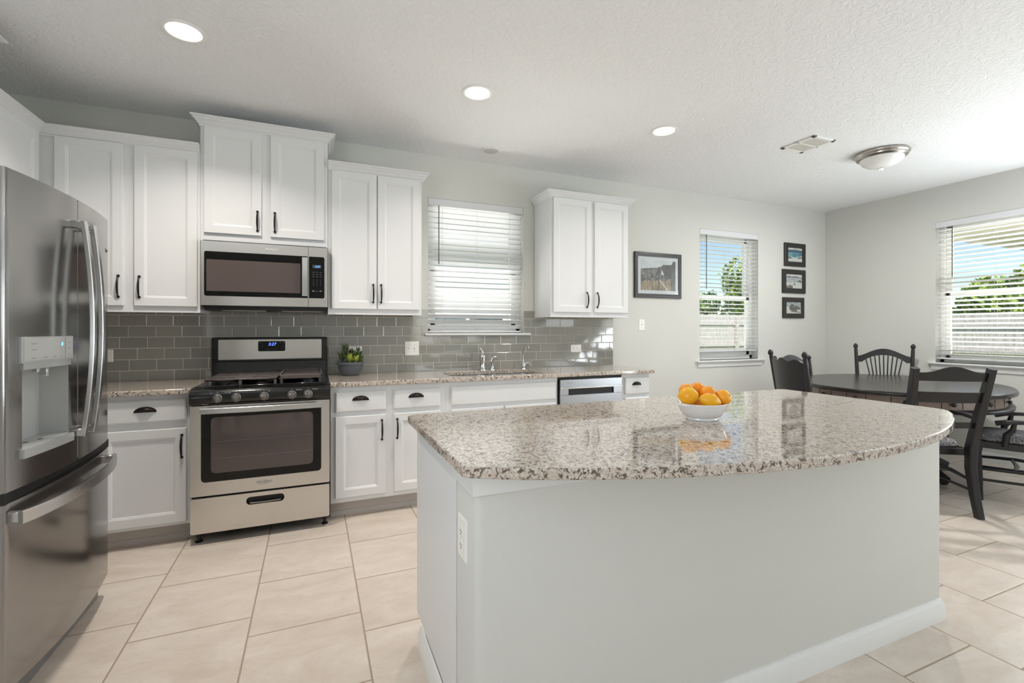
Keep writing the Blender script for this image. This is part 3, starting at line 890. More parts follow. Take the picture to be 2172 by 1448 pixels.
# ---------------------------------------------------------------- range
def make_range():
    x0, x1 = -.662, .098
    root = empty('gas_range', ((x0 + x1) / 2, 3.6, 0), 'stainless and black gas range between the base cabinets', 'stove')
    b = MB(); b.box(x0 + .002, x1 - .002, 3.275, 3.93, .055, .90, 0, .004)
    b.build('body', M['blackmatte'], root)
    # drawer with a recessed slot
    d = MB(); yf = 3.245
    s0, s1, t0, t1 = -.374, -.166, .2, .25
    d.box(x0, s0, yf, 3.275, .068, .272, 0, .004); d.box(s1, x1, yf, 3.275, .068, .272, 0, .004)
    d = MB()
    outer = [(x, z) for x, z in rrect(x0 + .003, x1 - .003, .068, .274, .01, 3)]
    inner = rrect(s0, s1, .203, .250, .0225, 6)
    bm = bmesh.new()
    def lp(pts):
        vs = [bm.verts.new((x, yf, z)) for x, z in pts]
        return [bm.edges.new((vs[i], vs[(i + 1) % len(vs)])) for i in range(len(vs))]
    bmesh.ops.triangle_fill(bm, edges=lp(outer) + lp(inner), use_beauty=True)
    d.bm(bm)
    d.rings([[(x, yf, z) for x, z in outer], [(x, 3.275, z) for x, z in outer]])
    d.rings([[(x, yf, z) for x, z in inner], [(x, yf + .004, z) for x, z in inner]])
    dr = d.build('drawer', M['steel_h'], root)
    p = MB(); p.rings([[(x, yf + .004, z) for x, z in inner], [(x, yf + .026, z) for x, z in inner]], 0, None, True, False, True)
    p.build('handle_recess', M['blackmatte'], dr)
    p = MB(); p.tube([(s0 + .02, yf + .006, .212), ((s0 + s1) / 2, yf + .004, .210), (s1 - .02, yf + .006, .212)], .005, 8)
    p.build('handle', M['knob'], dr)
    # door
    dm = MB(); z0, z1 = .287, .815; g0, g1, h0, h1 = -.606, .046, .366, .800
    yd = 3.243
    outer = rrect(x0 + .002, x1 - .002, z0, z1, .006, 2); inner = rrect(g0, g1, h0, h1, .022, 5)
    bm = bmesh.new()
    def lp2(pts):
        vs = [bm.verts.new((x, yd, z)) for x, z in pts]
        return [bm.edges.new((vs[i], vs[(i + 1) % len(vs)])) for i in range(len(vs))]
    bmesh.ops.triangle_fill(bm, edges=lp2(outer) + lp2(inner), use_beauty=True)
    dm.bm(bm); dm.rings([[(x, yd, z) for x, z in outer], [(x, 3.275, z) for x, z in outer]])
    door = dm.build('oven_door', M['steel_h'], root)
    gl = MB(); gl.rings([[(x, yd, z) for x, z in inner], [(x, yd + .002, z) for x, z in inner]], 0, None, True, False, True)
    gl.build('door_glass', M['blackglass'], door)
    wi = MB(); w2 = rrect(-.556, -.002, .415, .745, .025, 5)
    wi.rings([[(x, yd + .0005, z) for x, z in w2], [(x, yd + .0018, z) for x, z in w2]], 0, None, True, True, False)
    for zz in (.50, .60):
        wi.box(-.545, -.012, yd + .0003, yd + .0006, zz, zz + .0012, 1)
    wi.build('door_window', [M['ovenwin'], M['greymark']], door)
    hb = MB(); n = 12
    pts = [(g0 + (g1 - g0) * i / n, 3.212 - .014 * math.sin(PI * i / n), .788) for i in range(n + 1)]
    hb.bar(pts, .012, .032)
    hb.box(g0, g0 + .03, 3.215, yd, .776, .800); hb.box(g1 - .03, g1, 3.215, yd, .776, .800)
    hb.build('handle', M['steel_bar'], door)
    text('Whirlpool', .021, M['greymark'], (-.278, yd - .0012, .335), FRONT, 'logo', door, shear=.2)
    # swoosh ring of the emblem
    rg = MB(); rg.tube([(-.283 + .03 * math.cos(t), yd - .001, .334 + .011 * math.sin(t)) for t in [R(200 + 260 * i / 20) for i in range(21)]], .0008, 5)
    rg.build('logo_ring', M['greymark'], door)
    # control panel: front curved enamel
    cp = MB(); prof = [(3.275, .818), (3.243, .818), (3.236, .826), (3.232, .85), (3.234, .884), (3.24, .898), (3.262, .908), (3.30, .916), (3.93, .916), (3.93, .90), (3.275, .90)]
    cp.rings([[(x0 - .001, y, z) for y, z in prof], [(x1 + .001, y, z) for y, z in prof]], 0, None, True, True, True)
    panel = cp.build('control_panel', M['black'], root, angle=50)
    for kx in (-.522, -.425, -.277, -.123, -.030):
        k = MB(Matrix.Translation((kx, 3.232, .858)) @ Matrix.Rotation(R(90), 4, 'X'))
        k.lathe([(.026, 0), (.026, .004), (.021, .006), (.0195, .02), (.017, .026), (.010, .028)], (0, 0, 0), 24)
        k.box(-.004, .004, -.021, .021, .02, .032, 0, .002)
        k.build('knob', M['knob'], root)
    mk = MB()
    for kx, sx in ((-.522, -.032), (-.425, -.03), (-.277, .028), (-.123, .026), (-.030, .026)):
        mk.box(kx - .0012, kx + .0012, 3.2305, 3.233, .892, .8945)
        mk.box(kx + sx - .002, kx + sx + .002, 3.2305, 3.233, .887, .890)
        if abs(kx + .277) > .01 and kx != -.522:
            mk.box(min(kx + sx, kx + sx + math.copysign(.03, sx)), max(kx + sx, kx + sx + math.copysign(.03, sx)), 3.2305, 3.233, .888, .889)
    mk.build('control_marks', M['whitemark'], panel)
    # cooktop deck and grates
    dk = MB(); dk.box(x0 + .01, x1 - .01, 3.32, 3.88, .914, .922, 0, .003); dk.build('cooktop', M['black'], root)
    for (bx, by) in ((-.53, 3.46), (-.53, 3.74), (-.28, 3.60), (-.04, 3.46), (-.04, 3.74)):
        bn = MB(); bn.lathe([(.045, .921), (.045, .93), (.03, .932), (.03, .94), (.022, .944)], (bx, by, 0), 18); bn.build('burner', M['blackmatte'], root)
    # flat cast cover with burner cut-outs on the left and centre
    gp = MB()
    for (a, c_, y_0, y_1) in ((-.61, -.555, 3.36, 3.86), (-.465, -.36, 3.36, 3.86), (-.27, -.215, 3.36, 3.86)):
        gp.box(a, c_, y_0, y_1, .948, .956, 0, .002)
    for (y_0, y_1) in ((3.36, 3.42), (3.52, 3.60), (3.70, 3.735), (3.80, 3.86)):
        gp.box(-.61, -.215, y_0, y_1, .9475, .9563, 0, .002)
    for (fx, fy) in ((-.60, 3.37), (-.60, 3.85), (-.42, 3.37), (-.42, 3.85), (-.225, 3.37), (-.225, 3.85)):
        gp.box(fx - .008, fx + .008, fy - .008, fy + .008, .92, .95)
    for yy in (3.47, 3.57, 3.66, 3.77):
        gp.box(-.56, -.46, yy - .005, yy + .005, .945, .954, 0, .002); gp.box(-.36, -.27, yy - .005, yy + .005, .945, .954, 0, .002)
    gp.build('grate', M['castiron'], root)
    gd = MB()
    gd.box(-.205, .055, 3.36, 3.86, .946, .953, 0, .002)
    for (a, c_, y_0, y_1) in ((-.205, -.195, 3.36, 3.86), (.045, .055, 3.36, 3.86), (-.205, .055, 3.36, 3.368), (-.205, .055, 3.852, 3.86)):
        gd.box(a, c_, y_0, y_1, .95, .972, 0, .002)
    gd.box(.0, .045, 3.37, 3.85, .953, .955)
    for (fx, fy) in ((-.19, 3.38), (-.19, 3.84), (.04, 3.38), (.04, 3.84)):
        gd.box(fx - .008, fx + .008, fy - .008, fy + .008, .92, .95)
    gd.build('griddle', M['castiron'], root)
    # back guard
    bg = MB()
    o_ = rrect(x0 - .004, x1 + .002, .916, 1.207, .018, 4)
    i_ = rrect(x0 + .002, x1 - .004, .922, 1.201, .018, 4)
    bg.rings([[(x, 3.935, z) for x, z in o_], [(x, 3.90, z) for x, z in o_], [(x, 3.892, z) for x, z in i_]], 0, None, True, True, True)
    bg.rings([[(x, y, z) for y, z in ((3.893, .92), (3.86, .922), (3.872, .99), (3.878, 1.03), (3.893, 1.035))] for x in (x0 + .01, x1 - .012)], 0, None, True, True, True)
    bgo = bg.build('backguard', M['black'], root)
    sp = MB(); s_ = rrect(-.622, .057, 1.047, 1.190, .006, 3)
    sp.rings([[(x, 3.892, z) for x, z in s_], [(x, 3.888, z) for x, z in s_]], 0, None, True, False, True)
    sp.build('steel_panel', M['steel_h'], bgo)
    dp = MB(); s_ = rrect(-.372, -.193, 1.104, 1.178, .01, 4)
    dp.rings([[(x, 3.888, z) for x, z in s_], [(x, 3.8865, z) for x, z in s_]], 0, None, True, False, True)
    for (px_, pz) in ((-.36, 1.165), (-.345, 1.14), (-.31, 1.115), (-.295, 1.115), (-.262, 1.115), (-.25, 1.115), (-.225, 1.165), (-.212, 1.137), (-.212, 1.118), (-.203, 1.165)):
        dp.box(px_ - .003, px_ + .003, 3.886, 3.8866, pz - .0012, pz + .0012, 1)
    dp.build('display', [M['blackglass'], M['greymark']], bgo)
    text('3:27', .030, M['bluetext'], (-.281, 3.8858, 1.155), FRONT, 'clock_digits', bgo, shear=.2)
    for (fx, fy) in ((x0 + .035, 3.31), (x1 - .03, 3.31), (x0 + .035, 3.88), (x1 - .03, 3.88)):
        f = MB(); f.lathe([(.02, 0), (.02, .006), (.01, .009), (.01, .03), (.016, .034), (.016, .056)], (fx, fy, 0), 14); f.build('foot', M['blackmatte'], root)
make_range()

# ---------------------------------------------------------------- microwave
def make_micro():
    x0, x1, yf = -.664, .091, 3.55
    root = empty('microwave', ((x0 + x1) / 2, 3.75, 1.40), 'stainless over-the-range microwave under the tall cabinet', 'microwave')
    b = MB(); b.box(x0 + .004, x1 - .004, yf + .03, YB - .012, 1.405, 1.844, 0, .003); b.build('body', M['blackmatte'], root)
    v = MB(); v.box(x0 + .012, x1 - .012, yf + .035, 3.9, 1.392, 1.408, 0, .003)
    for i in range(2):
        v.box(-.56 + i * .36, -.30 + i * .36, 3.62, 3.8, 1.388, 1.393, 1)
    v.build('vent_base', [M['blackmatte'], M['nickel']], root)
    sx = -.0325
    f = MB()
    z0, z1 = 1.420, 1.834
    def fr(X0, X1, G0, G1, name, right):
        o_ = [(X0, z0), (X1, z0), (X1, z1), (X0, z1)]
        m = MB(); bm = bmesh.new()
        if right: i_ = [(G0, 1.480), (G1 - .008, 1.480), (G1, 1.488), (G1, 1.760), (G1 - .008, 1.768), (G0, 1.768)]
        else: i_ = [(G0 + .008, 1.480), (G1, 1.480), (G1, 1.768), (G0 + .008, 1.768), (G0, 1.760), (G0, 1.488)]
        def lp(pts):
            vs = [bm.verts.new((x, yf, z)) for x, z in pts]
            return [bm.edges.new((vs[i], vs[(i + 1) % len(vs)])) for i in range(len(vs))]
        bmesh.ops.triangle_fill(bm, edges=lp(o_) + lp(i_), use_beauty=True)
        m.bm(bm); m.rings([[(x, yf, z) for x, z in o_], [(x, yf + .03, z) for x, z in o_]])
        ob = m.build(name, M['steel_h'], root)
        gl = MB(); gl.rings([[(x, yf, z) for x, z in i_], [(x, yf + .002, z) for x, z in i_]], 0, None, True, False, True)
        gl.build('black_glass', M['blackglass'], ob)
        return ob
    door = fr(x0, sx - .0012, -.646, sx - .004, 'door', False)
    pan = fr(sx + .0012, x1, sx + .004, .071, 'control_panel', True)
    w_ = MB(); s_ = rrect(-.634, -.082, 1.512, 1.716, .003, 2)
    w_.rings([[(x, yf + .0004, z) for x, z in s_], [(x, yf + .0018, z) for x, z in s_]], 0, None, True, True, False)
    w_.build('door_window', M['ovenwin'], door)
    h = MB(); n = 8
    h.bar([(-.0545, yf - .026 - .008 * math.sin(PI * i / n), 1.492 + (1.756 - 1.492) * i / n) for i in range(n + 1)], .034, .010, up=(0, 1, 0))
    h.box(-.069, -.040, yf - .026, yf, 1.494, 1.512); h.box(-.069, -.040, yf - .026, yf, 1.736, 1.754)
    h.build('handle', M['steel_bar'], door)
    text('Whirlpool', .018, M['whitemark'], (-.262, yf - .001, 1.803), FRONT, 'logo', door, shear=.2)
    d = MB(); d.box(-.006, .050, yf + .0005, yf + .0018, 1.689, 1.711); d.build('display', M['lcd'], pan)
    text('3:27', .019, M['bluetext2'], (.026, yf - .0002, 1.700), FRONT, 'clock_digits', pan, shear=.15)
    k = MB()
    for r in range(3):
        for c in range(3):
            k.box(-.006 + c * .023, .006 + c * .023, yf + .0003, yf + .0018, 1.660 - r * .0155, 1.6625 - r * .0155)
    for r in range(4):
        for c in range(3):
            k.box(-.0015 + c * .023, .0015 + c * .023, yf + .0003, yf + .0018, 1.606 - r * .0125, 1.610 - r * .0125)
    for c in range(3):
        k.box(-.007 + c * .023, .006 + c * .023, yf + .0003, yf + .0018, 1.5265, 1.5345 if c != 1 else 1.529)
    k.build('keypad', M['greymark'], pan)
make_micro()

# ---------------------------------------------------------------- dishwasher
def make_dw():
    root = empty('dishwasher', (2.11, 3.6, 0), 'stainless dishwasher between the sink cabinet and the narrow drawers', 'dishwasher')
    x0, x1 = 1.806, 2.414
    b = MB(); b.box(x0, x1, 3.35, 3.9, .0, .88); b.build('body', M['blackmatte'], root)
    yf = 3.318
    d = MB(); d.box(x0 + .008, x1 - .008, yf, 3.35, .10, .735, 0, .003); d.box(x0 + .008, x1 - .008, yf - .004, 3.35, .788, .862, 0, .003)
    d.box(x0 + .008, 1.89, yf, 3.35, .735, .788); d.box(2.325, x1 - .008, yf, 3.35, .735, .788)
    d.box(x0 + .02, x1 - .02, 3.34, 3.348, .735, .788)
    dd = d.build('door', M['steel_dw'], root, angle=25)
    h = MB(); h.box(x0 + .008, x1 - .008, yf - .012, yf - .003, .786, .797, 0, .002); h.build('handle', M['steel_bar'], dd)
    p = MB(); p.box(1.891, 2.324, yf + .012, yf + .020, .736, .787); p.build('handle_pocket', M['blackmatte'], dd)
    l = MB(); l.box(1.872, 1.932, yf - .0048, yf - .003, .832, .8345); l.build('logo', M['greymark'], dd)
make_dw()

# ---------------------------------------------------------------- refrigerator
def make_fridge():
    y0, y1, yc = 1.985, 2.828, 2.409
    hw = (y1 - y0) / 2
    root = empty('refrigerator', (-1.35, yc, 0), 'stainless french-door refrigerator with water dispenser at the left edge', 'refrigerator')
    def sx(y): return -.868 - .036 * ((y - yc) / hw) ** 2
    def edge(y):   # rounding near the outer vertical edges
        d = min(y - y0, y1 - y)
        return 0 if d > .022 else .05 * (1 - math.sqrt(max(0, 1 - ((.022 - d) / .022) ** 2)))
    b = MB(); b.box(-1.72, -.962, y0 + .005, y1 - .005, .02, 1.755, 0, .004); b.build('body', M['sidegrey'], root)
    g_ = MB(); g_.box(-1.70, -.935, y0 + .02, y1 - .02, .0, .10, 0, .004); g_.build('base_grille', M['sidegrey'], root)
    def doorslab(a, c, z0, z1, name, hole=None):
        # front skin as a grid, optional hole (ya, yb, za, zb)
        ys = sorted(set([a, c] + [a + (c - a) * i / 24 for i in range(25)] + [y for y in (y0 + .002, y0 + .005, y0 + .01, y0 + .016, y0 + .022, y1 - .002, y1 - .005, y1 - .01, y1 - .016, y1 - .022) if a < y < c] + (list(hole[:2]) if hole else [])))
        zs = sorted(set([z0, z1] + (list(hole[2:]) if hole else [])))
        m = MB(); vi = {}; vs = []; fs = []
        for i, y in enumerate(ys):
            for j, z in enumerate(zs):
                vi[i, j] = len(vs); vs.append((sx(y) - edge(y), y, z))
        for i in range(len(ys) - 1):
            for j in range(len(zs) - 1):
                if hole and ys[i] >= hole[0] - 1e-6 and ys[i + 1] <= hole[1] + 1e-6 and zs[j] >= hole[2] - 1e-6 and zs[j + 1] <= hole[3] + 1e-6: continue
                fs.append((vi[i, j], vi[i + 1, j], vi[i + 1, j + 1], vi[i, j + 1]))
        m.add(vs, fs)
        # top, bottom, sides back to x=-.955
        for z in (z0, z1):
            m.rings([[(sx(y) - edge(y), y, z) for y in ys], [(-.956, y, z) for y in ys]], 0, None, False)
        for y in (a, c):
            m.add([(sx(y) - edge(y), y, z0), (sx(y) - edge(y), y, z1), (-.956, y, z1), (-.956, y, z0)], [(0, 1, 2, 3)])
        if hole:
            ya, yb_, za, zb = hole
            m.rings([[(sx(ya), ya, za), (sx(yb_), yb_, za), (sx(yb_), yb_, zb), (sx(ya), ya, zb)], [(-.955, ya + .0, za), (-.955, yb_, za), (-.955, yb_, zb), (-.955, ya, zb)]], 1, None, True, False, True)
        return m.build(name, [M['steel_v'], M['dispin']], root, angle=40)
    dl = doorslab(y0, yc - .0035, .742, 1.78, 'door', (2.072, 2.335, .865, 1.150))
    dr = doorslab(yc + .0035, y1, .742, 1.78, 'door')
    dz = doorslab(y0, y1, .108, .706, 'freezer_drawer')
    gs = MB(); gs.box(-.955, -.90, y0 + .01, y1 - .01, .705, .742); gs.build('gasket', M['blackmatte'], root)
    # recessed interior strip between doors
    gs = MB(); gs.box(-.955, -.8705, yc - .0034, yc + .0034, .75, 1.775); gs.build('center_seal', M['plastic'], root)
    # door handles
    for (door, y, sgn) in ((dl, yc - .042, -1), (dr, yc + .042, 1)):
        h = MB(); n = 20; pts = []
        for i in range(n + 1):
            t = i / n * 2 - 1
            pts.append((sx(y) + .034 + .030 * (1 - t * t), y, .845 + (1.688 - .845) * i / n))
        h.bar(pts, .026, .016, up=(1, 0, 0))
        for zz in (.846, 1.660):
            h.box(sx(y) - .003, sx(y) + .034, y - .012, y + .012, zz, zz + .028, 0, .003)
        h.build('handle', M['steel_bar'], door)
    h = MB(); n = 22; pts = []
    for i in range(n + 1):
        t = i / n * 2 - 1
        y = 2.02 + (2.795 - 2.02) * i / n
        pts.append((sx(yc) - .028 + .036 + .058 * (1 - t * t) ** .8 - .012, y, .655))
    h.bar(pts, .016, .042)
    for y in (2.024, 2.771):
        h.box(sx(y) - .003, sx(y) + .022, y, y + .024, .638, .672, 0, .003)
    h.build('handle', M['steel_bar'], dz)
    # dispenser panel
    def curved(m, a, c, z0, z1, out0, out1, mi=0, n=10):
        ys = [a + (c - a) * i / n for i in range(n + 1)]
        rs = []
        for y in ys:
            rs.append([(sx(y) + out0, y, z0), (sx(y) + out1, y, z0), (sx(y) + out1, y, z1), (sx(y) + out0, y, z1)])
        m.rings(rs, mi, None, True, True, True)
    p = MB(); curved(p, 2.058, 2.350, 1.150, 1.238, -.004, .008); curved(p, 2.072, 2.345, 1.128, 1.150, -.03, .004)
    dp = p.build('dispenser_panel', M['disp'], dl)
    q = MB(); curved(q, 2.066, 2.343, 1.158, 1.232, .008, .0095)
    q.build('touch_panel', M['dispin'], dp)
    q = MB()
    for (ya, yb_, z) in ((2.10, 2.125, 1.213), (2.10, 2.125, 1.193), (2.10, 2.12, 1.164), (2.16, 2.18, 1.164), (2.215, 2.23, 1.164), (2.26, 2.27, 1.164), (2.31, 2.325, 1.213), (2.31, 2.325, 1.190), (2.31, 2.325, 1.168)):
        curved(q, ya, yb_, z, z + .002, .0095, .0102, 0, 1)
    curved(q, 2.29, 2.292, 1.158, 1.232, .0095, .0102, 0, 1)
    q.build('panel_marks', M['greymark'], dp)
    q = MB(); curved(q, 2.266, 2.274, 1.203, 1.216, .0095, .0105, 0, 1); q.build('blue_indicator', M['bluetext2'], dp)
    q = MB(); q.box(sx(2.2) - .03, sx(2.2) - .006, 2.212, 2.228, 1.095, 1.13, 0, .003); q.box(sx(2.2) - .03, sx(2.2) - .012, 2.165, 2.185, 1.112, 1.13, 0, .003)
    q.build('spout', M['disp'], dp)
    p = MB(); curved(p, 2.060, 2.345, .835, .866, -.004, .014); curved(p, 2.072, 2.335, .866, .870, -.085, -.002)
    tr_ = p.build('drip_tray', M['disp'], dl)
    q = MB()
    for (yy, dx) in ((2.11, .03), (2.17, .045), (2.14, .055), (2.22, .03)):
        q.lathe([(.008, 0), (.008, .001)], (sx(yy) - dx, yy, .8695), 10, sy=1.2)
    q.build('drip_holes', M['blackmatte'], tr_)
    # badge on right door
    q = MB(); q.lathe([(.011, 0), (.011, .003), (.008, .004)], (0, 0, 0), 18, 0, Matrix.Translation((sx(2.775), 2.775, 1.635)) @ Matrix.Rotation(R(90), 4, 'Y')); q.build('badge', M['chrome'], dr)
    # hinge covers
    for y in (y0 + .04, y1 - .09):
        q = MB(); q.box(-1.02, -.93, y, y + .05, 1.755, 1.795, 0, .006); q.build('hinge_cover', M['sidegrey'], root)
make_fridge()

# ---------------------------------------------------------------- faucet set
def faucet():
    root = empty('kitchen_faucet', (1.345, 3.855, .914), 'chrome kitchen faucet with a top lever behind the sink', 'faucet')
    x, y, z = 1.345, 3.855, .914
    m = MB(); m.lathe([(.034, 0), (.034, .006), (.026, .012), (.022, .03), (.023, .07), (.026, .11), (.026, .125), (.02, .14), (.01, .148)], (x, y, z), 20)
    m.build('base', M['chrome'], root)
    s = MB(); s.tube([(x, y, z + .03), (x - .006, y - .01, z + .07), (x - .018, y - .035, z + .115), (x - .036, y - .085, z + .145), (x - .05, y - .13, z + .148), (x - .056, y - .155, z + .135), (x - .057, y - .162, z + .118)], [.014, .015, .016, .015, .014, .013, .013], 14)
    s.build('spout', M['chrome'], root)
    l = MB(); l.tube([(x, y, z + .14), (x - .006, y - .002, z + .16), (x - .02, y - .005, z + .182), (x - .03, y - .008, z + .19)], [.014, .012, .009, .006], 12, sq=(1.2, .8))
    l.build('lever', M['chrome'], root)
    x2 = 1.435
    r2 = empty('side_sprayer', (x2, 3.855, .914), 'small chrome side sprayer between the two faucets', 'sprayer')
    m = MB(); m.lathe([(.026, 0), (.026, .005), (.018, .014), (.015, .03)], (x2, 3.855, z), 18); m.build('holder', M['chrome'], r2)
    m = MB(); m.tube([(x2, 3.855, z + .025), (x2 - .006, 3.855, z + .06), (x2 - .002, 3.852, z + .09), (x2 + .018, 3.845, z + .110), (x2 + .038, 3.838, z + .106)], [.013, .014, .015, .013, .014], 14)
    m.build('spray_head', M['chrome'], r2)
    x3 = 1.73; y3 = 3.85
    r3 = empty('water_filter_tap', (x3, y3, .914), 'slim chrome drinking-water tap with an angled lever, right of the sprayer', 'faucet')
    m = MB(); m.lathe([(.022, 0), (.022, .006), (.012, .012), (.012, .02), (.02, .022), (.022, .032), (.016, .045), (.014, .06), (.009, .07)], (x3, y3, z), 18); m.build('base', M['chrome'], r3)
    m = MB(); m.tube([(x3, y3, z + .06), (x3 - .002, y3, z + .12), (x3 + .002, y3 - .006, z + .165), (x3 + .003, y3 - .03, z + .205), (x3 + .003, y3 - .07, z + .222), (x3 + .003, y3 - .11, z + .205), (x3 + .003, y3 - .118, z + .185)], [.0055] * 6 + [.0075], 10); m.build('spout', M['chrome'], r3)
    m = MB(); m.tube([(x3 + .008, y3, z + .035), (x3 + .045, y3 - .004, z + .058)], [.011, .009], 12); m.tube([(x3 + .045, y3 - .004, z + .062), (x3 + .078, y3 - .01, z + .022)], [.0075, .004], 10)
    m.build('lever', M['chrome'], r3)
faucet()

# ---------------------------------------------------------------- outlets and switches
def plate(name, cx_, cz, w_, h_, kind, label, xf=None, cat='outlet'):
    """xf: local a (along) b (up) c (out); plate centred there"""
    xf = xf or plane_xf((0, YB - .0118 if 'tile' in label else YB, 0), (1, 0, 0), (0, -1, 0))
    loc = xf @ Vector((cx_, cz, 0))
    root = empty(name, loc, label, cat, 'white wall plates'); root['_local'] = 1
    X = Matrix.Translation(-loc) @ xf
    p = MB(X); p.rings([rect(cx_ - w_ / 2, cx_ + w_ / 2, cz - h_ / 2, cz + h_ / 2, i, c) for i, c in ((0, -.0005), (0, .002), (.004, .006))], 0, None, True, True, True)
    p.build('cover_plate', M['plastic'], root, angle=20)
    if kind == 'switch1' or kind == 'switch2':
        for sx_ in ((0,) if kind == 'switch1' else (-.023, .023)):
            t = MB(X); t.box(cx_ + sx_ - .005, cx_ + sx_ + .005, cz - .011, cz + .011, .006, .007)
            t.box(cx_ + sx_ - .004, cx_ + sx_ + .004, cz - .002, cz + .008, .006, .018, 0, .002)
            t.box(cx_ + sx_ - .002, cx_ + sx_ + .002, cz + .027, cz + .031, .0058, .0068, 1); t.box(cx_ + sx_ - .002, cx_ + sx_ + .002, cz - .031, cz - .027, .0058, .0068, 1)
            t.build('toggle', [M['plastic'], M['greymark']], root)
    else:
        hor = kind == 'outlet_h'
        for s in (-1, 1):
            t = MB(X)
            ox, oz = (s * .0195, 0) if hor else (0, s * .0195)
            q = Matrix.Translation((cx_ + ox, cz + oz, .006))
            t.lathe([(.0165, 0), (.0165, .0015), (.015, .002)], (0, 0, 0), 18, 0, q)
            for e in (-1, 1):
                if hor: t.box(cx_ + ox - .003, cx_ + ox + .003, cz + e * .006 - .001, cz + e * .006 + .001, .0078, .0085, 1)
                else: t.box(cx_ + e * .006 - .001, cx_ + e * .006 + .001, cz + oz - .003, cz + oz + .004, .0078, .0085, 1)
            if hor: t.box(cx_ + ox + s * .009 - .0018, cx_ + ox + s * .009 + .0018, cz - .0018, cz + .0018, .0078, .0085, 1)
            else: t.box(cx_ - .0018, cx_ + .0018, cz + oz - .0095, cz + oz - .006, .0078, .0085, 1)
            t.build('socket', [M['plastic'], M['plastic_dark']], root)
    return root
plate('outlet_plate', .298, 1.092, .118, .075, 'outlet_h', 'white double outlet on the tile wall behind the potted plant')
plate('switch_plate', .755, 1.106, .118, .118, 'switch2', 'white two-gang switch on the tile wall left of the sink', cat='light switch')
plate('outlet_plate', 2.325, 1.083, .118, .075, 'outlet_h', 'white outlet on the tile wall above the dishwasher')
plate('outlet_plate', -1.27, 1.088, .075, .085, 'outlet_v', 'white outlet on the tile wall right beside the refrigerator')
plate('switch_plate', 3.11, 1.312, .072, .115, 'switch1', 'single white light switch on the bare wall under the large picture', cat='light switch')
plate('outlet_plate', -1.288, .672, .078, .118, 'outlet_v', 'white outlet on the left end of the kitchen island', xf=plane_xf((.393, 0, 0), (0, -1, 0), (-1, 0, 0)))

# ---------------------------------------------------------------- pictures
def picture(cx_, cz, w_, h_, fw, matw, label, paint, tilt=0):
    root = empty('picture_frame', (cx_, YB, cz), label, 'picture', 'framed pictures'); root['_local'] = 1
    root.rotation_euler = (0, tilt, 0)
    f = MB()
    rs = []
    for i, d in ((0, 0), (0, .018), (.004, .022), (fw * .45, .024), (fw - .004, .019), (fw, .017), (fw, .010)):
        rs.append([(-w_ / 2 + i, -d, -h_ / 2 + i), (w_ / 2 - i, -d, -h_ / 2 + i), (w_ / 2 - i, -d, h_ / 2 - i), (-w_ / 2 + i, -d, h_ / 2 - i)])
    f.rings(rs); f.build('frame', M['frame'], root, angle=25)
    iw, ih = w_ / 2 - fw, h_ / 2 - fw
    if matw:
        m = MB(); m.box(-iw, iw, -.012, -.002, -ih, ih); m.build('mat_board', M['mat_board'], root, smooth=False)
    pw, ph = iw - matw, ih - matw
    p = MB(); mats = []
    for k, (mt, pts) in enumerate(paint):
        mats.append(M[mt])
        y = -.0125 - .0002 * k
        p.add([(-pw + 2 * pw * u, y, -ph + 2 * ph * v) for u, v in pts], [list(range(len(pts)))], k)
    p.build('print', mats, root, smooth=False)
    gl = MB(); gl.box(-iw, iw, -.0165, -.0155, -ih, ih); gl.build('glass', M['glass'], root, smooth=False)
B_ = [(0, 0), (1, 0), (1, 1), (0, 1)]
picture(3.314, 1.826, .608, .468, .042, .036, 'large black-framed landscape print with a windmill, right of the cabinets',
        [('print_sky', B_),
         ('rock', [(0, 0), (1, 0), (1, .95), (.93, .98), (.88, .88), (.65, .84), (.45, .76), (.2, .73), (0, .70)]),
         ('print_dark', [(.62, .86), (.88, .88), (.93, 1), (1, 1), (1, 0), (.86, 0), (.86, .4), (.72, .38), (.66, .5), (.6, .7)]),
         ('print_sky', [(.58, .53), (.67, .53), (.6, .70)]),
         ('grass_print', [(0, 0), (.86, 0), (.86, .42), (.7, .3), (.55, .36), (.3, .3), (.15, .36), (0, .2)]),
         ('print_dark', [(.5, 0), (.53, 0), (.53, .72), (.5, .72)]),
         ('sand', [(.52, .36), (.54, .36), (.78, .02), (.75, .02)]),
         ('print_dark', [(.46, .62), (.5, .74), (.56, .7), (.55, .64), (.5, .66)])])
picture(5.384, 2.168, .362, .281, .058, 0, 'topmost small framed print in the column, turquoise beach',
        [('sand', B_), ('sea', [(0, .38), (.25, .33), (.5, .3), (.75, .36), (1, .45), (1, .72), (0, .72)]), ('seadark', [(0, .66), (1, .72), (1, .82), (.6, .8), (0, .8)]), ('mountain', [(0, .84), (.3, .88), (.6, .9), (1, .85), (1, .8), (0, .8)]),
         ('rockwhite', [(0, .2), (.3, .22), (.2, .32), (0, .36)]), ('rockwhite', [(.7, .2), (.72, .38), (.85, .34), (.98, .4), (.98, .28), (.8, .25)])])
picture(5.367, 1.846, .398, .287, .060, 0, 'middle small framed print in the column, grey rocky shore',
        [('sand', B_), ('seagrey', [(0, .42), (1, .42), (1, .82), (.6, .84), (0, .86)]), ('mountain', [(0, .82), (.2, .9), (.35, .84), (.6, .9), (.8, .84), (1, .8), (1, .76), (0, .78)]),
         ('rockwhite', [(0, 0), (.05, .25), (.15, .12), (.22, .3), (.3, .2), (.42, .22), (.42, 0)]), ('rockwhite', [(.68, .5), (.85, .64), (1, .45), (.9, .44), (.7, .45)]), ('rockwhite', [(.42, .3), (.55, .38), (.6, .26), (.5, .24)])])
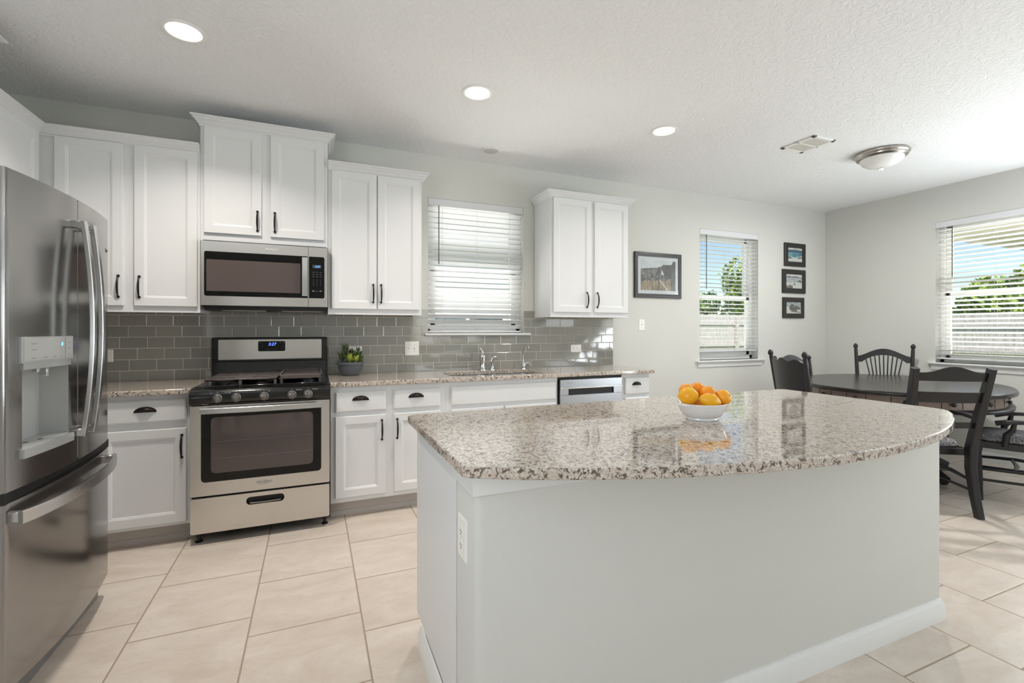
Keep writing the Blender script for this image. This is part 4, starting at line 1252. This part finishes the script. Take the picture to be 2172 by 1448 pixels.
picture(5.358, 1.527, .366, .249, .056, 0, 'lowest small framed print in the column, dark boulder',
        [('sand', B_), ('seagrey', [(0, .6), (1, .55), (1, .93), (0, .93)]), ('mountain', [(0, .93), (1, .95), (1, .98), (0, .98)]),
         ('rockwhite', [(.2, .4), (.2, .62), (.32, .82), (.5, .8), (.56, .66), (.72, .68), (.98, .5), (.98, .38), (.74, .34), (.7, .2), (.98, .12), (.9, .08), (.6, .12), (.4, .14), (.26, .3)])])

# ---------------------------------------------------------------- ceiling fixtures
LG = 'recessed ceiling lights'
def can(x, y, label, e=20):
    root = empty('recessed_light', (x, y, H), label, 'ceiling light', LG)
    t = MB(); t.lathe([(.096, -.0), (.096, -.004), (.088, -.008), (.078, -.006), (.074, -.001), (.0745, .0)], (x, y, H), 32, cap0=False, cap1=False); t.build('trim_ring', M['whitemetal'], root)
    d = MB(); d.lathe([(.073, -.0005), (.073, -.003), (.066, -.0035)], (x, y, H), 32); d.build('diffuser', M['lampglow'], root)
    l = light('recessed_lamp', 'AREA', (x, y, H - .012), (0, 0, 0), e, (1, .93, .84), shape='DISK', size=.13, spread=R(128))
can(-.592, 2.788, 'recessed ceiling light nearest the refrigerator', 13)
can(.944, 2.797, 'middle recessed ceiling light, in front of the sink window', 8.5)
can(2.407, 2.795, 'recessed ceiling light nearest the air vent', 5)
sp = empty('ceiling_speaker', (1.352, 3.66, H), 'small round white speaker flush in the ceiling above the sink', 'speaker')
t = MB(); t.lathe([(.078, 0), (.078, -.004), (.07, -.007), (.062, -.005)], (1.352, 3.66, H), 30); t.build('ring', M['whitemetal'], sp)
t = MB(); t.lathe([(.061, -.003), (.061, -.0058), (.03, -.0062)], (1.352, 3.66, H), 30); t.build('grille', M['speaker_mesh'], sp)
vt = empty('ceiling_vent', (3.635, 2.55, H), 'white rectangular air vent in the ceiling', 'vent')
t = MB()
vx0, vx1, vy0, vy1 = 3.51, 3.757, 2.408, 2.694
for (a, b_, c_, d_) in ((vx0, vx1, vy0, vy0 + .03), (vx0, vx1, vy1 - .03, vy1), (vx0, vx0 + .03, vy0, vy1), (vx1 - .03, vx1, vy0, vy1), (vx0, vx1, 2.545, 2.557)):
    t.box(a, b_, c_, d_, H - .01, H - .0005, 0, .002)
t.build('frame', M['whitemetal'], vt)
t = MB(); t.box(vx0 + .02, vx1 - .02, vy0 + .02, vy1 - .02, H - .0015, H - .0005); t.build('backing', M['plastic_dark'], vt)
t = MB()
for i in range(15):
    xx = vx0 + .034 + i * .0125
    for (a, b_) in ((vy0 + .03, 2.545), (2.557, vy1 - .03)):
        t.box(-.006, .006, a, b_, -.0006, .0006, 0, 0, Matrix.Translation((xx, 0, H - .006)) @ Matrix.Rotation(R(28), 4, 'Y'))
t.build('louvers', M['whitemetal'], vt)
fl = empty('flush_mount_light', (4.39, 2.44, H), 'round flush ceiling light with brushed rim and frosted glass bowl', 'ceiling light')
t = MB(); t.lathe([(.185, 0), (.19, -.008), (.188, -.022), (.178, -.03), (.176, -.04), (.165, -.048), (.152, -.052)], (4.39, 2.44, H), 40, cap1=False); t.build('rim', M['nickel'], fl)
t = MB(); t.lathe([(.153, -.048), (.15, -.062), (.135, -.085), (.105, -.106), (.06, -.122), (.012, -.128)], (4.39, 2.44, H), 40, cap0=False); t.build('glass_bowl', M['frost'], fl)
t = MB(); t.lathe([(.012, -.124), (.018, -.128), (.012, -.134), (.012, -.14), (.006, -.148), (.002, -.158)], (4.39, 2.44, H), 14); t.build('finial', M['nickel'], fl)

# ---------------------------------------------------------------- fruit bowl
bo = empty('fruit_bowl', (1.40, 1.41, .914), 'white ceramic bowl holding citrus fruit on the island', 'bowl')
bx, by, bz = 1.400, 1.41, .914
t = MB(); t.lathe([(.0, .006), (.048, .006), (.052, 0), (.060, 0), (.063, .004), (.062, .009), (.070, .014), (.083, .030), (.092, .048), (.0985, .064), (.096, .066), (.088, .048), (.078, .03), (.062, .017), (.03, .012), (.0, .011)], (bx, by, bz), 48, sx=1.0, sy=.92)
t.build('bowl_body', M['ceramic'], bo)
for s in (-1, 1):
    t = MB(); pts = [(bx + s * (.094 + .019 * math.sin(PI * i / 10)), by + .036 * math.cos(PI * i / 10), bz + .063) for i in range(11)]
    t.bar(pts, .011, .005); t.build('grip', M['ceramic'], bo)
def fruit(name, x, y, z, r, kind, label, ax=(0, 0, 1), long_=1.0):
    rot = Vector((0, 0, 1)).rotation_difference(Vector(ax).normalized()).to_matrix().to_4x4()
    root = empty(name, (x, y, z), label, kind, 'citrus in the bowl')
    root['_local'] = 1
    prof = []; n = 18
    for i in range(n + 1):
        th = PI * i / n
        rr_ = math.sin(th); zz = -math.cos(th)
        if kind == 'lemon':
            rr_ = math.sin(th) ** 1.12
            zz = zz * (1.0 + .22 * abs(zz) ** 6)
        else:
            zz *= .97; zz += (.05 * math.exp(-(rr_ / .16) ** 2)) * (-1 if zz > 0 else 0)
        prof.append((max(rr_ * r, .0004), zz * r * long_))
    t = MB(rot); t.lathe(prof, (0, 0, 0), 28); t.build('peel', M['lemon'] if kind == 'lemon' else M['orange'], root, angle=80)
    t = MB(rot); top = r * long_ * (1.2 if kind == 'lemon' else .91)
    t.lathe([(.0035, top - .002), (.0035, top + .001), (.001, top + .002)], (0, 0, 0), 8); t.build('stem_end', M['stem'], root)
def at_bowl(r, f, z): return (bx + r * .9216 + f * .388, by - r * .388 + f * .9216, z)
fruit('lemon', *at_bowl(-.062, -.022, 1.006), .0345, 'lemon', 'large round lemon at the front left of the bowl', (.25, -.9, .1), 1.06)
fruit('orange', *at_bowl(-.044, .042, 1.016), .031, 'orange', 'orange half hidden behind the front left lemon', (.5, .2, 1))
fruit('orange', *at_bowl(.002, .054, 1.018), .033, 'orange', 'orange at the back center of the bowl', (-.1, .3, 1))
fruit('orange', *at_bowl(.024, .000, 1.012), .031, 'orange', 'orange in the middle of the bowl, resting above the long lemon', (.2, -.4, .8))
fruit('lemon', *at_bowl(.010, -.050, .992), .029, 'lemon', 'lemon lying on its side at the front of the bowl', (.95, -.35, -.25), 1.28)
fruit('orange', *at_bowl(.076, -.012, .998), .0315, 'orange', 'orange at the right end of the bowl', (.2, -.7, .3))
fruit('orange', *at_bowl(-.008, .008, .957), .030, 'orange', 'orange at the bottom of the bowl under the others', (0, 0, 1))

# ---------------------------------------------------------------- potted plant
pp = empty('potted_succulent', (.262, 3.80, .914), 'grey ribbed pot of green succulents on the counter beside the range', 'potted plant')
n = 60; rs = []
for (r0, z) in ((.052, 0), (.060, .004), (.078, .035), (.090, .07), (.092, .084), (.101, .086), (.102, .102), (.094, .104), (.088, .09)):
    rs.append([(.262 + (r0 + (.0022 if (i % 2) and .003 < z < .08 else 0)) * math.cos(2 * PI * i / n), 3.80 + (r0 + (.0022 if (i % 2) and .003 < z < .08 else 0)) * math.sin(2 * PI * i / n), .914 + z) for i in range(n)])
t = MB(); t.rings(rs, 0, None, True, True, False); t.build('pot', M['pot'], pp, angle=25)
t = MB(); t.lathe([(.089, .088), (.04, .095), (.001, .097)], (.262, 3.80, .914), 30, cap0=False); t.build('soil', M['soil'], pp)
rnd = random.Random(3)
def leaf(mb, base_, d, L, w_):
    d = Vector(d).normalized(); up = Vector((0, 0, 1)); a = d.cross(up)
    a = a.normalized() if a.length > .01 else Vector((1, 0, 0)); b_ = a.cross(d).normalized()
    P = Vector(base_); rs = []
    for (t_, w1, th) in ((0, .25, .3), (.25, .7, .8), (.55, 1, 1), (.8, .7, .7), (1, .05, .1)):
        c_ = P + d * L * t_ + b_ * (.25 * L * t_ * t_)
        rs.append([c_ + a * w_ * w1 * math.cos(q) + b_ * w_ * .4 * th * math.sin(q) for q in [2 * PI * i / 8 for i in range(8)]])
    mb.rings(rs, 0, None, True, True, True)
stems = [(.215, 3.77, .16, 'd', -.4), (.235, 3.83, .155, 'd', -.2), (.25, 3.76, .085, 'l', 0), (.30, 3.76, .07, 'l', .3), (.315, 3.80, .13, 'd', .5), (.33, 3.83, .10, 'd', .7), (.27, 3.85, .12, 'd', .1), (.195, 3.80, .09, 'd', -.7), (.285, 3.80, .10, 'd', .1), (.335, 3.77, .07, 'd', .8)]
for (sx_, sy_, hh, kk, lean) in stems:
    base_ = Vector((.262 + (sx_ - .262) * .75, sy_, 1.008)); top = base_ + Vector((lean * .035, -.005, hh - .035))
    t = MB()
    t.tube([base_ - Vector((0, 0, .01)), (base_ + top) / 2 + Vector((lean * .006, 0, 0)), top], [.004, .0035, .0025], 7)
    k_ = 26 if hh > .08 else 14
    for i in range(k_):
        f_ = .25 + .75 * i / k_
        ang = i * 2.4; el = .15 + 1.1 * f_
        q = base_.lerp(top, f_)
        leaf(t, q, (math.cos(ang), math.sin(ang), el), rnd.uniform(.028, .044), rnd.uniform(.005, .0085))
    t.build('succulent_stem', M['leafdark'] if kk == 'd' else M['leaflight'], pp)

# ---------------------------------------------------------------- dining table
TX, TY, TZ, TA, TBb, TR = 4.87, 2.575, .785, .868, .745, R(25)
tb_ = empty('dining_table', (TX, TY, 0), 'black oval wooden dining table with studded apron drawers', 'table')
def oval(a, b_, n=64, p=2.22):
    out = []
    for i in range(n):
        t = 2 * PI * i / n; c_, s_ = math.cos(t), math.sin(t)
        x = a * math.copysign(abs(c_) ** (2 / p), c_); y = b_ * math.copysign(abs(s_) ** (2 / p), s_)
        out.append((TX + x * math.cos(TR) - y * math.sin(TR), TY + x * math.sin(TR) + y * math.cos(TR)))
    return out
def ring_o(k, z): return [(x, y, z) for x, y in oval(TA + k, TBb + k)]
t = MB(); t.rings([ring_o(-.02, TZ - .034), ring_o(-.004, TZ - .032), ring_o(0, TZ - .024), ring_o(0, TZ - .01), ring_o(-.006, TZ), ring_o(-.3, TZ)], 0, None, True, True, True)
t.build('tabletop', M['tabletop'], tb_, angle=50)
t = MB(); t.rings([ring_o(-.055, TZ - .120), ring_o(-.055, TZ - .034)], 0, None, True, False, False); t.build('apron', M['apron'], tb_)
t = MB(); t.rings([ring_o(-.03, TZ - .150), ring_o(-.018, TZ - .145), ring_o(-.015, TZ - .13), ring_o(-.03, TZ - .118), ring_o(-.06, TZ - .118)], 0, None, True, True, True); t.build('lower_rim', M['wood'], tb_, angle=50)
pts = oval(TA - .055, TBb - .055, 64)
gr_ = MB()
for i in range(0, 64, 2):
    x, y = pts[i]; gr_.box(x - .002, x + .002, y - .002, y + .002, TZ - .112, TZ - .045)
gr_.build('drawer_seams', M['blackmatte'], tb_)
for i in range(1, 64, 4):
    x, y = pts[i]; dirv = Vector((x - TX, y - TY, 0)).normalized()
    k = MB(Matrix.Translation((x, y, TZ - .078)) @ Vector((0, 0, 1)).rotation_difference(dirv).to_matrix().to_4x4())
    k.lathe([(.006, -.003), (.006, .008), (.016, .014), (.017, .022), (.010, .028), (.002, .030)], (0, 0, 0), 14); k.build('knob', M['wood'], tb_)
t = MB(); t.lathe([(.20, .0), (.20, .03), (.11, .08), (.10, .14), (.13, .20), (.14, .30), (.10, .40), (.085, .50), (.16, .60), (.20, .636)], (TX, TY, 0), 28); t.build('pedestal', M['wood'], tb_)
for i in range(4):
    a = R(45 + 90 * i) + TR; c_, s_ = math.cos(a), math.sin(a)
    t = MB(); t.bar([(TX + c_ * r0, TY + s_ * r0, z) for r0, z in ((.08, .13), (.2, .13), (.33, .085), (.45, .035))], [.09, .08, .07, .06], [.12, .10, .08, .069]); t.build('foot', M['wood'], tb_)

# ---------------------------------------------------------------- dining chairs (local frame: +y is the way the sitter faces)
CG = 'black dining chairs'
def cushion(root, w_, d_, z0, z1, y0):
    t = MB(); rs = []
    n = 40
    def ring(k, z):
        return [( (w_ / 2 * k) * math.copysign(abs(math.cos(q)) ** .45, math.cos(q)) * (1 + .06 * math.sin(q)), y0 + d_ / 2 + (d_ / 2 * k) * math.copysign(abs(math.sin(q)) ** .45, math.sin(q)), z) for q in [2 * PI * i / n for i in range(n)]]
    for k, f in ((.93, 0), (1, .15), (1.0, .45), (.95, .75), (.8, .93), (.5, 1.0), (.1, 1.02)):
        rs.append(ring(k, z0 + (z1 - z0) * f))
    t.rings(rs, 0, None, True, True, True); t.build('seat_cushion', M['fabric'], root, angle=60)
def seat_frame(root, w_, d_, z0, z1, y0):
    t = MB(); t.box(-w_ / 2, w_ / 2, y0, y0 + .025, z0, z1, 0, .004); t.box(-w_ / 2, w_ / 2, y0 + d_ - .025, y0 + d_, z0, z1, 0, .004)
    t.box(-w_ / 2, -w_ / 2 + .025, y0, y0 + d_, z0, z1, 0, .004); t.box(w_ / 2 - .025, w_ / 2, y0, y0 + d_, z0, z1, 0, .004)
    t.box(-w_ / 2 + .01, w_ / 2 - .01, y0 + .01, y0 + d_ - .01, z1 - .02, z1, 0, 0)
    t.build('seat_frame', M['wood'], root)
def ladder_chair(loc, rz, label, az=0.0):
    root = empty('dining_chair', loc, label, 'chair', CG, rz, True)
    hw = .2175
    # rear legs running up into back posts, lean back above the seat
    for s in (-1, 1):
        t = MB()
        pts = [(s * .205, .085, 0), (s * .198, .120, .16), (s * .192, .142, .32), (s * .190, .135, .46), (s * .197, .100, .62), (s * .207, .054, .80), (s * hw, .0, 1.008)]
        t.bar(pts, [.040, .042, .044, .046, .044, .042, .040], [.05, .055, .065, .068, .062, .056, .046], up=(0, 1, 0))
        t.build('leg', M['wood'], root, angle=30)
        # front legs: bulged
        t = MB()
        t.bar([(s * .235, .60, 0), (s * .235, .607, .15), (s * .235, .62, .28), (s * .235, .615, .36), (s * .235, .60, .44)], [.042, .044, .056, .052, .046], [.042, .048, .062, .056, .048], up=(0, 1, 0))
        t.build('leg', M['wood'], root, angle=30)
    seat_frame(root, .46, .40, .385, .435, .235)
    cushion(root, .45, .385, .435, .49, .24)
    def slat(z0, z1, y_a, y_b, arch, hw=.2175):
        t = MB(); n = 14; rs = []
        for i in range(n + 1):
            u = i / n * 2 - 1; x = u * (hw - .015)
            top = z1 + arch * (.5 + .5 * math.cos(PI * max(-1, min(1, u * 1.12)))) ** 1.2
            bow = -.018 * (1 - u * u)
            rs.append([(x, y_a + bow - .009, z0), (x, y_a + bow + .009, z0), (x, y_b + bow + .009, top), (x, y_b + bow - .009, top)])
        t.rings(rs, 0, None, True, True, True); return t
    slat(.922, .978, .026, .008, .042).build('crest_rail', M['wood'], root, angle=30)
    slat(.775, .848, .062, .043, .0, .209).build('back_slat', M['wood'], root, angle=30)
    slat(.60, .64, .106, .096, .0, .199).build('back_slat', M['wood'], root, angle=30)
    for s in (-1, 1):
        t = MB()
        t.bar([(s * (hw + .004), .125, .662 - az), (s * (hw + .022), .26, .668 - az), (s * (hw + .032), .38, .663 - az), (s * (hw + .028), .46, .655 - az), (s * (hw + .02), .515, .640 - az)], [.036, .044, .05, .062, .05], [.026, .024, .024, .028, .034])
        t.build('arm', M['wood'], root, angle=40)
        t = MB(); t.tube([(s * (hw + .015), .47, .41), (s * (hw + .022), .46, .50), (s * (hw + .03), .43, .58 - az * .7), (s * (hw + .03), .42, .655 - az)], [.018, .022, .018, .013], 10)
        t.build('arm_support', M['wood'], root)
        t = MB(); t.tube([(s * .222, .22, .23), (s * .235, .40, .24), (s * .235, .61, .23)], [.010, .014, .010], 8); t.build('stretcher', M['wood'], root)
        t = MB(); t.tube([(s * .222, .20, .16), (s * .235, .60, .15)], .010, 8); t.build('stretcher', M['wood'], root)
    t = MB(); t.tube([(-.235, .42, .235), (0, .40, .235), (.235, .42, .235)], [.009, .014, .009], 8); t.build('stretcher', M['wood'], root)
    return root
cx0, cy0 = (3.69 + 4.063) / 2, (1.843 + 1.62) / 2
ladder_chair((cx0, cy0, 0), -math.atan2(.56, .828), 'near black ladder-back armchair with grey patterned seat, beside the island corner')
ladder_chair((5.02, 1.42, 0), R(22.3), 'black armchair with grey patterned seat cut off at the right edge of the picture', .062)

def spindle_chair(loc, rz, label, post_h=1.115, hw=.24, crest_z=1.0, arms=False, solid=False, finial='acorn'):
    root = empty('dining_chair', loc, label, 'chair', CG, rz, True)
    lean = .10
    zs0 = .45
    for s in (-1, 1):
        # turned back post with finial
        t = MB(); pr = []
        P0 = Vector((s * (hw - .03), .10, zs0)); P1 = Vector((s * hw, .10 - lean, post_h))
        prof = [(0, .016), (.05, .02), (.09, .013), (.11, .02), (.13, .013), (.15, .02), (.17, .014), (.2, .021), (.5, .019), (.9, .0165), (.925, .0145), (.94, .022), (.965, .022), (.985, .015), (1.0, .004)]
        pts = [P0.lerp(P1, q) for q, r0 in prof]
        t.tube(pts, [r0 for q, r0 in prof], 14); t.build('back_post', M['wood'], root, angle=50)
        # splayed turned legs
        for (yy, sp_) in ((.12, -.05), (.46, .04)):
            t = MB(); A = Vector((s * .17, yy, .43)); B = Vector((s * .215, yy + sp_, 0))
            pf = [(0, .018), (.15, .022), (.3, .015), (.35, .022), (.6, .024), (.75, .014), (.8, .019), (1, .013)]
            t.tube([A.lerp(B, q) for q, r0 in pf], [r0 for q, r0 in pf], 12); t.build('leg', M['wood'], root, angle=50)
    # saddle seat
    t = MB(); n = 36
    def sr(k, z): return [(.235 * k * math.copysign(abs(math.cos(q)) ** .6, math.cos(q)), .29 + .21 * k * math.copysign(abs(math.sin(q)) ** .6, math.sin(q)), z) for q in [2 * PI * i / n for i in range(n)]]
    t.rings([sr(.93, .425), sr(1, .435), sr(1, .45), sr(.94, .46), sr(.6, .448), sr(.1, .445)], 0, None, True, True, True); t.build('seat', M['wood'], root, angle=50)
    for (a, b_) in (((-.195, .12, .2), (-.195, .47, .2)), ((.195, .12, .2), (.195, .47, .2)), ((-.195, .30, .2), (.195, .30, .2))):
        t = MB(); A, B = Vector(a), Vector(b_); t.tube([A, A.lerp(B, .5), B], [.009, .014, .009], 8); t.build('stretcher', M['wood'], root)
    def yy_at(z): return .10 - lean * (z - zs0) / (post_h - zs0)
    if not solid:
        t = MB(); n = 20; rs = []
        for i in range(n + 1):
            u = i / n * 2 - 1; x = u * (hw - .008)
            bell = (.5 + .5 * math.cos(PI * u)) ** .8
            top = crest_z - .058 + .085 * bell; bot = crest_z - .120 + (.078 * max(0, 1 - (abs(u) / .80) ** 2.2) if abs(u) < .80 else 0)
            bow = -.02 * (1 - u * u)
            rs.append([(x, yy_at(bot) + bow - .009, bot), (x, yy_at(bot) + bow + .009, bot), (x, yy_at(top) + bow + .009, top), (x, yy_at(top) + bow - .009, top)])
        t.rings(rs, 0, None, True, True, True); t.build('crest_rail', M['wood'], root, angle=35)
        for i in range(9):
            u = (i - 4) / 4
            xt = u * .155; zt = crest_z - .120 + .078 * max(0, 1 - (abs(xt / (hw - .008)) / .80) ** 2.2) + .01
            t = MB(); zb = .46
            t.tube([(u * .075, yy_at(zb), zb), (u * .105, yy_at(.7) - .004, .7), (xt, yy_at(zt) - .015, zt)], [.0065, .0065, .0055], 8); t.build('spindle', M['wood'], root)
    else:
        # solid curved panel with a scalloped top edge
        t = MB(); n = 30; rs = []
        for i in range(n + 1):
            u = i / n * 2 - 1; x = u * (hw - .01)
            top = crest_z + .012 * math.cos(u * 5 * PI / 2 * 1.15) + .018 * math.cos(u * PI / 2) - .03
            bot = .735 - .04 * math.cos(u * PI / 2)
            bow = -.045 * (1 - u * u)
            rs.append([(x, yy_at(bot) + bow - .009, bot), (x, yy_at(bot) + bow + .009, bot), (x, yy_at(top) + bow + .009, top), (x, yy_at(top) + bow - .009, top)])
        t.rings(rs, 0, None, True, True, True); t.build('back_panel', M['wood'], root, angle=35)
        for i in range(5):
            u = (i - 2) / 2
            t = MB(); t.tube([(u * .13, yy_at(.46), .46), (u * .15, yy_at(.72) - .03, .72)], .007, 8); t.build('spindle', M['wood'], root)
    if arms:
        for s in (-1, 1):
            t = MB(); t.bar([(s * (hw - .01), .07, .70), (s * (hw + .015), .2, .705), (s * (hw + .02), .33, .70), (s * (hw + .012), .38, .69)], [.035, .045, .055, .04], [.024] * 4); t.build('arm', M['wood'], root)
            t = MB(); t.tube([(s * .215, .32, .45), (s * .22, .325, .52), (s * .225, .33, .56), (s * .23, .33, .60), (s * .235, .33, .69)], [.014, .02, .012, .02, .012], 10); t.build('arm_support', M['wood'], root)
    return root
# origin of local frame at back posts (y=0 at post tops)
def face(dx, dy): return math.atan2(-dx, dy)
spindle_chair((5.675, 3.135, 0), face(-.85, -.52), 'black fan-spindle chair with arched crest in the far corner behind the table', 1.112, .245, 1.03)
spindle_chair((3.585, 2.70, 0), face(.94, -.34), 'black armchair with a solid scalloped back panel at the left end of the table', 1.092, .222, 1.035, arms=True, solid=True)
spindle_chair((4.733, 3.50, 0), face(-.16, -1), 'black spindle chair mostly hidden behind the scalloped armchair', .985, .222, .965)

# ---------------------------------------------------------------- outdoors
gnd = MB(); gnd.box(-30, 40, YB + T + .01, 45, -.35, -.3); gnd.box(XR + T + .01, 40, -25, YB + T + .01, -.35, -.3); gnd.box(-30, XR + T + .01, -25, YF - T - .01, -.35, -.3)
tag(gnd.build('lawn', M['lawn'], None, smooth=False), 'green lawn outside the windows', 'lawn', kind='stuff')
def fence(p0, p1, z1, label, name='wooden_fence'):
    p0, p1 = Vector((*p0, 0)), Vector((*p1, 0)); L = (p1 - p0).length; d = (p1 - p0).normalized()
    root = empty(name, p0 + Vector((0, 0, -.3)), label, 'fence')
    ang = math.atan2(d.y, d.x); X = Matrix.Translation(p0) @ Matrix.Rotation(ang, 4, 'Z')
    t = MB(X); n = int(L / .145)
    for i in range(n):
        x = i * .145; zt = z1 + random.uniform(-.012, .012)
        t.add([(x, 0, -.3), (x + .138, 0, -.3), (x + .138, 0, zt - .03), (x + .108, 0, zt), (x + .03, 0, zt), (x, 0, zt - .03),
               (x, .018, -.3), (x + .138, .018, -.3), (x + .138, .018, zt - .03), (x + .108, .018, zt), (x + .03, .018, zt), (x, .018, zt - .03)],
              [(0, 1, 2, 3, 4, 5), (11, 10, 9, 8, 7, 6), (0, 6, 7, 1), (1, 7, 8, 2), (2, 8, 9, 3), (3, 9, 10, 4), (4, 10, 11, 5), (5, 11, 6, 0)])
    t.build('pickets', M['fence'], root, smooth=False)
    t = MB(X)
    for z in (-.1, .7, z1 - .35): t.box(0, L, -.04, 0, z, z + .09)
    t.build('rails', M['fence'], root, smooth=False)
    for i in range(int(L / 2.4) + 1):
        t = MB(X); t.box(i * 2.4 - .045, i * 2.4 + .045, -.13, -.04, -.3, z1 - .1); t.build('post', M['fence'], root, smooth=False)
fence((6.2, 12.0), (18, 12.0), 1.78, 'weathered board fence running behind the house, seen through the narrow window')
fence((14.5, 11.9), (14.5, -4), 1.66, 'weathered board fence seen through the right wall window')
def tree(x, y, h, rx, ry, seed, label, mtl='foliage', n=2600, zc=None, size=.13):
    rnd = random.Random(seed)
    root = empty('leafy_tree', (x, y, -.3), label, 'tree', 'trees beyond the fence')
    t = MB(); t.tube([(x, y, -.298), (x + .1, y, h * .4), (x, y + .1, h * .75)], [.14, .11, .05], 8)
    for i in range(6):
        a = rnd.uniform(0, 6.28); t.tube([(x, y, h * .4), (x + math.cos(a) * rx * .35, y + math.sin(a) * ry * .35, h * .6), (x + math.cos(a) * rx * .6, y + math.sin(a) * ry * .6, h * .75)], [.06, .04, .015], 6)
    t.build('trunk', M['bark'], root)
    t = MB(); zc = zc or h * .58; rz = h - zc
    blobs = [(rnd.uniform(-.6, .6), rnd.uniform(-.6, .6), rnd.uniform(-.7, .62), rnd.uniform(.28, .5)) for _ in range(16)]
    vs = []; fs = []
    for i in range(n):
        b_ = blobs[i % 16]
        v = Vector((rnd.gauss(0, 1), rnd.gauss(0, 1), rnd.gauss(0, 1))).normalized() * b_[3] * rnd.uniform(.7, 1.05)
        c_ = Vector((x + (b_[0] + v.x) * rx, y + (b_[1] + v.y) * ry, zc + (b_[2] + v.z) * rz))
        q = Vector((rnd.gauss(0, 1), rnd.gauss(0, 1), rnd.gauss(0, 1) + .8)).normalized()
        a = q.orthogonal().normalized(); b2 = q.cross(a); s_ = size * rnd.uniform(.6, 1.3); o = len(vs)
        vs += [c_ + a * s_, c_ + b2 * s_ * .5, c_ - a * s_, c_ - b2 * s_ * .5]; fs.append((o, o + 1, o + 2, o + 3))
    t.add(vs, fs); t.build('foliage', M[mtl], root, smooth=False)
tree(17.1, 14.5, 4.5, 1.7, 1.7, 1, 'round sunlit tree beyond the fence in the narrow window', n=5200)
tree(14.2, 14.5, 2.9, .9, .9, 2, 'low tree beyond the fence at the left of the narrow window', 'foliage2', n=1800)
tree(20.5, 14.4, 3.6, 1.6, 1.6, 5, 'tree beyond the fence at the right of the narrow window', 'foliage2', n=2500)
for i, (yy, hh, lb) in enumerate(((8.45, 2.25, 'low green tree beyond the fence at the left of the right wall window'), (7.05, 2.6, 'green tree beyond the fence in the right wall window'), (5.6, 3.0, 'green tree beyond the fence, rightmost in the right wall window'))):
    tree(17.0 + .0 * i, yy, hh, 1.2, .85, 10 + i, lb, 'foliage', n=4200, zc=1.5, size=.11)
# neighbour house
nh = empty('neighbor_house', (1.0, 8.0, -.3), 'pale sided neighboring house seen through the sink window', 'house')
hx0, hx1, hy = -5, 6.0, 7.6
t = MB(); z = -.3
while z < 2.7:
    t.rings([[(hx0, hy, z), (hx0, hy - .018, z), (hx0, hy - .004, z + .18), (hx0, hy, z + .18)], [(hx1, hy, z), (hx1, hy - .018, z), (hx1, hy - .004, z + .18), (hx1, hy, z + .18)]], 0, None, True, True, True); z += .18
t.box(hx0, hx1, hy, hy + 6, -.3, 2.75); t.build('siding', M['siding'], nh, smooth=False)
t = MB(); t.box(hx0 - .4, hx1 + .4, hy - .45, hy + .1, 2.62, 2.66); t.box(hx0 - .4, hx1 + .4, hy - .47, hy - .44, 2.6, 2.8); t.build('soffit', M['housetrim'], nh, smooth=False)
t = MB(); t.add([(hx0 - .4, hy - .5, 2.8), (hx1 + .4, hy - .5, 2.8), (hx1 + .4, hy + 3, 4.3), (hx0 - .4, hy + 3, 4.3), (hx0 - .4, hy + 6.5, 2.8), (hx1 + .4, hy + 6.5, 2.8)], [(0, 1, 2, 3), (3, 2, 5, 4), (0, 3, 4), (1, 5, 2), (0, 4, 5, 1)]); t.build('roof', M['shingle'], nh, smooth=False)
for (a, b_, c_, d_) in ((1.75, 3.0, .5, 1.5), (3.9, 4.9, .5, 1.5)):
    t = MB(); t.box(a - .08, b_ + .08, hy - .05, hy, c_ - .08, d_ + .08); wf = t.build('window', M['housetrim'], nh, smooth=False)
    t = MB(); t.box(a, (a + b_) / 2 - .03, hy - .055, hy - .04, c_, d_); t.box((a + b_) / 2 + .03, b_, hy - .055, hy - .04, c_, d_); t.build('pane', M['houseglass'], wf, smooth=False)
ev = MB(); ev.box(XL - 1.9, XR + T, YF - 1.9, YF - T - .002, 2.5, 2.6); ev.box(XL - 1.9, XL - T - .002, YF - 1.9, YB + T, 2.5, 2.6)  # unseen eaves added to keep sun out of the rear and left windows
tag(ev.build('added_sun_eave', M['housetrim'], None, smooth=False), kind='structure')
# patio roof off the right wall
pr_ = empty('patio_roof', (8.5, .8, -.3), 'cream patio roof outside the right wall window', 'patio roof')
t = MB(); t.box(XR + T + .005, 11.5, -3.5, 3.75, 2.58, 2.66); t.build('soffit', M['soffit'], pr_, smooth=False)
t = MB(); t.box(XR + T + .005, 11.52, 3.75, 3.79, 2.54, 2.78); t.box(11.5, 11.54, -3.5, 3.79, 2.54, 2.78); t.build('fascia', M['housetrim'], pr_, smooth=False)
t = MB(); t.box(11.3, 11.5, -3.4, -3.2, -.3, 2.58, 0, .01); t.build('post', M['soffit'], pr_, smooth=False)
slabp = MB(); slabp.box(XR + T + .005, 11.5, -3.5, 3.8, -.3, -.05); tag(slabp.build('patio_slab', M['concrete'], None, smooth=False), 'pale concrete patio outside the right wall window', 'patio')

for o in bpy.data.objects:
    if '_local' in o: del o['_local']
bpy.context.view_layer.update()
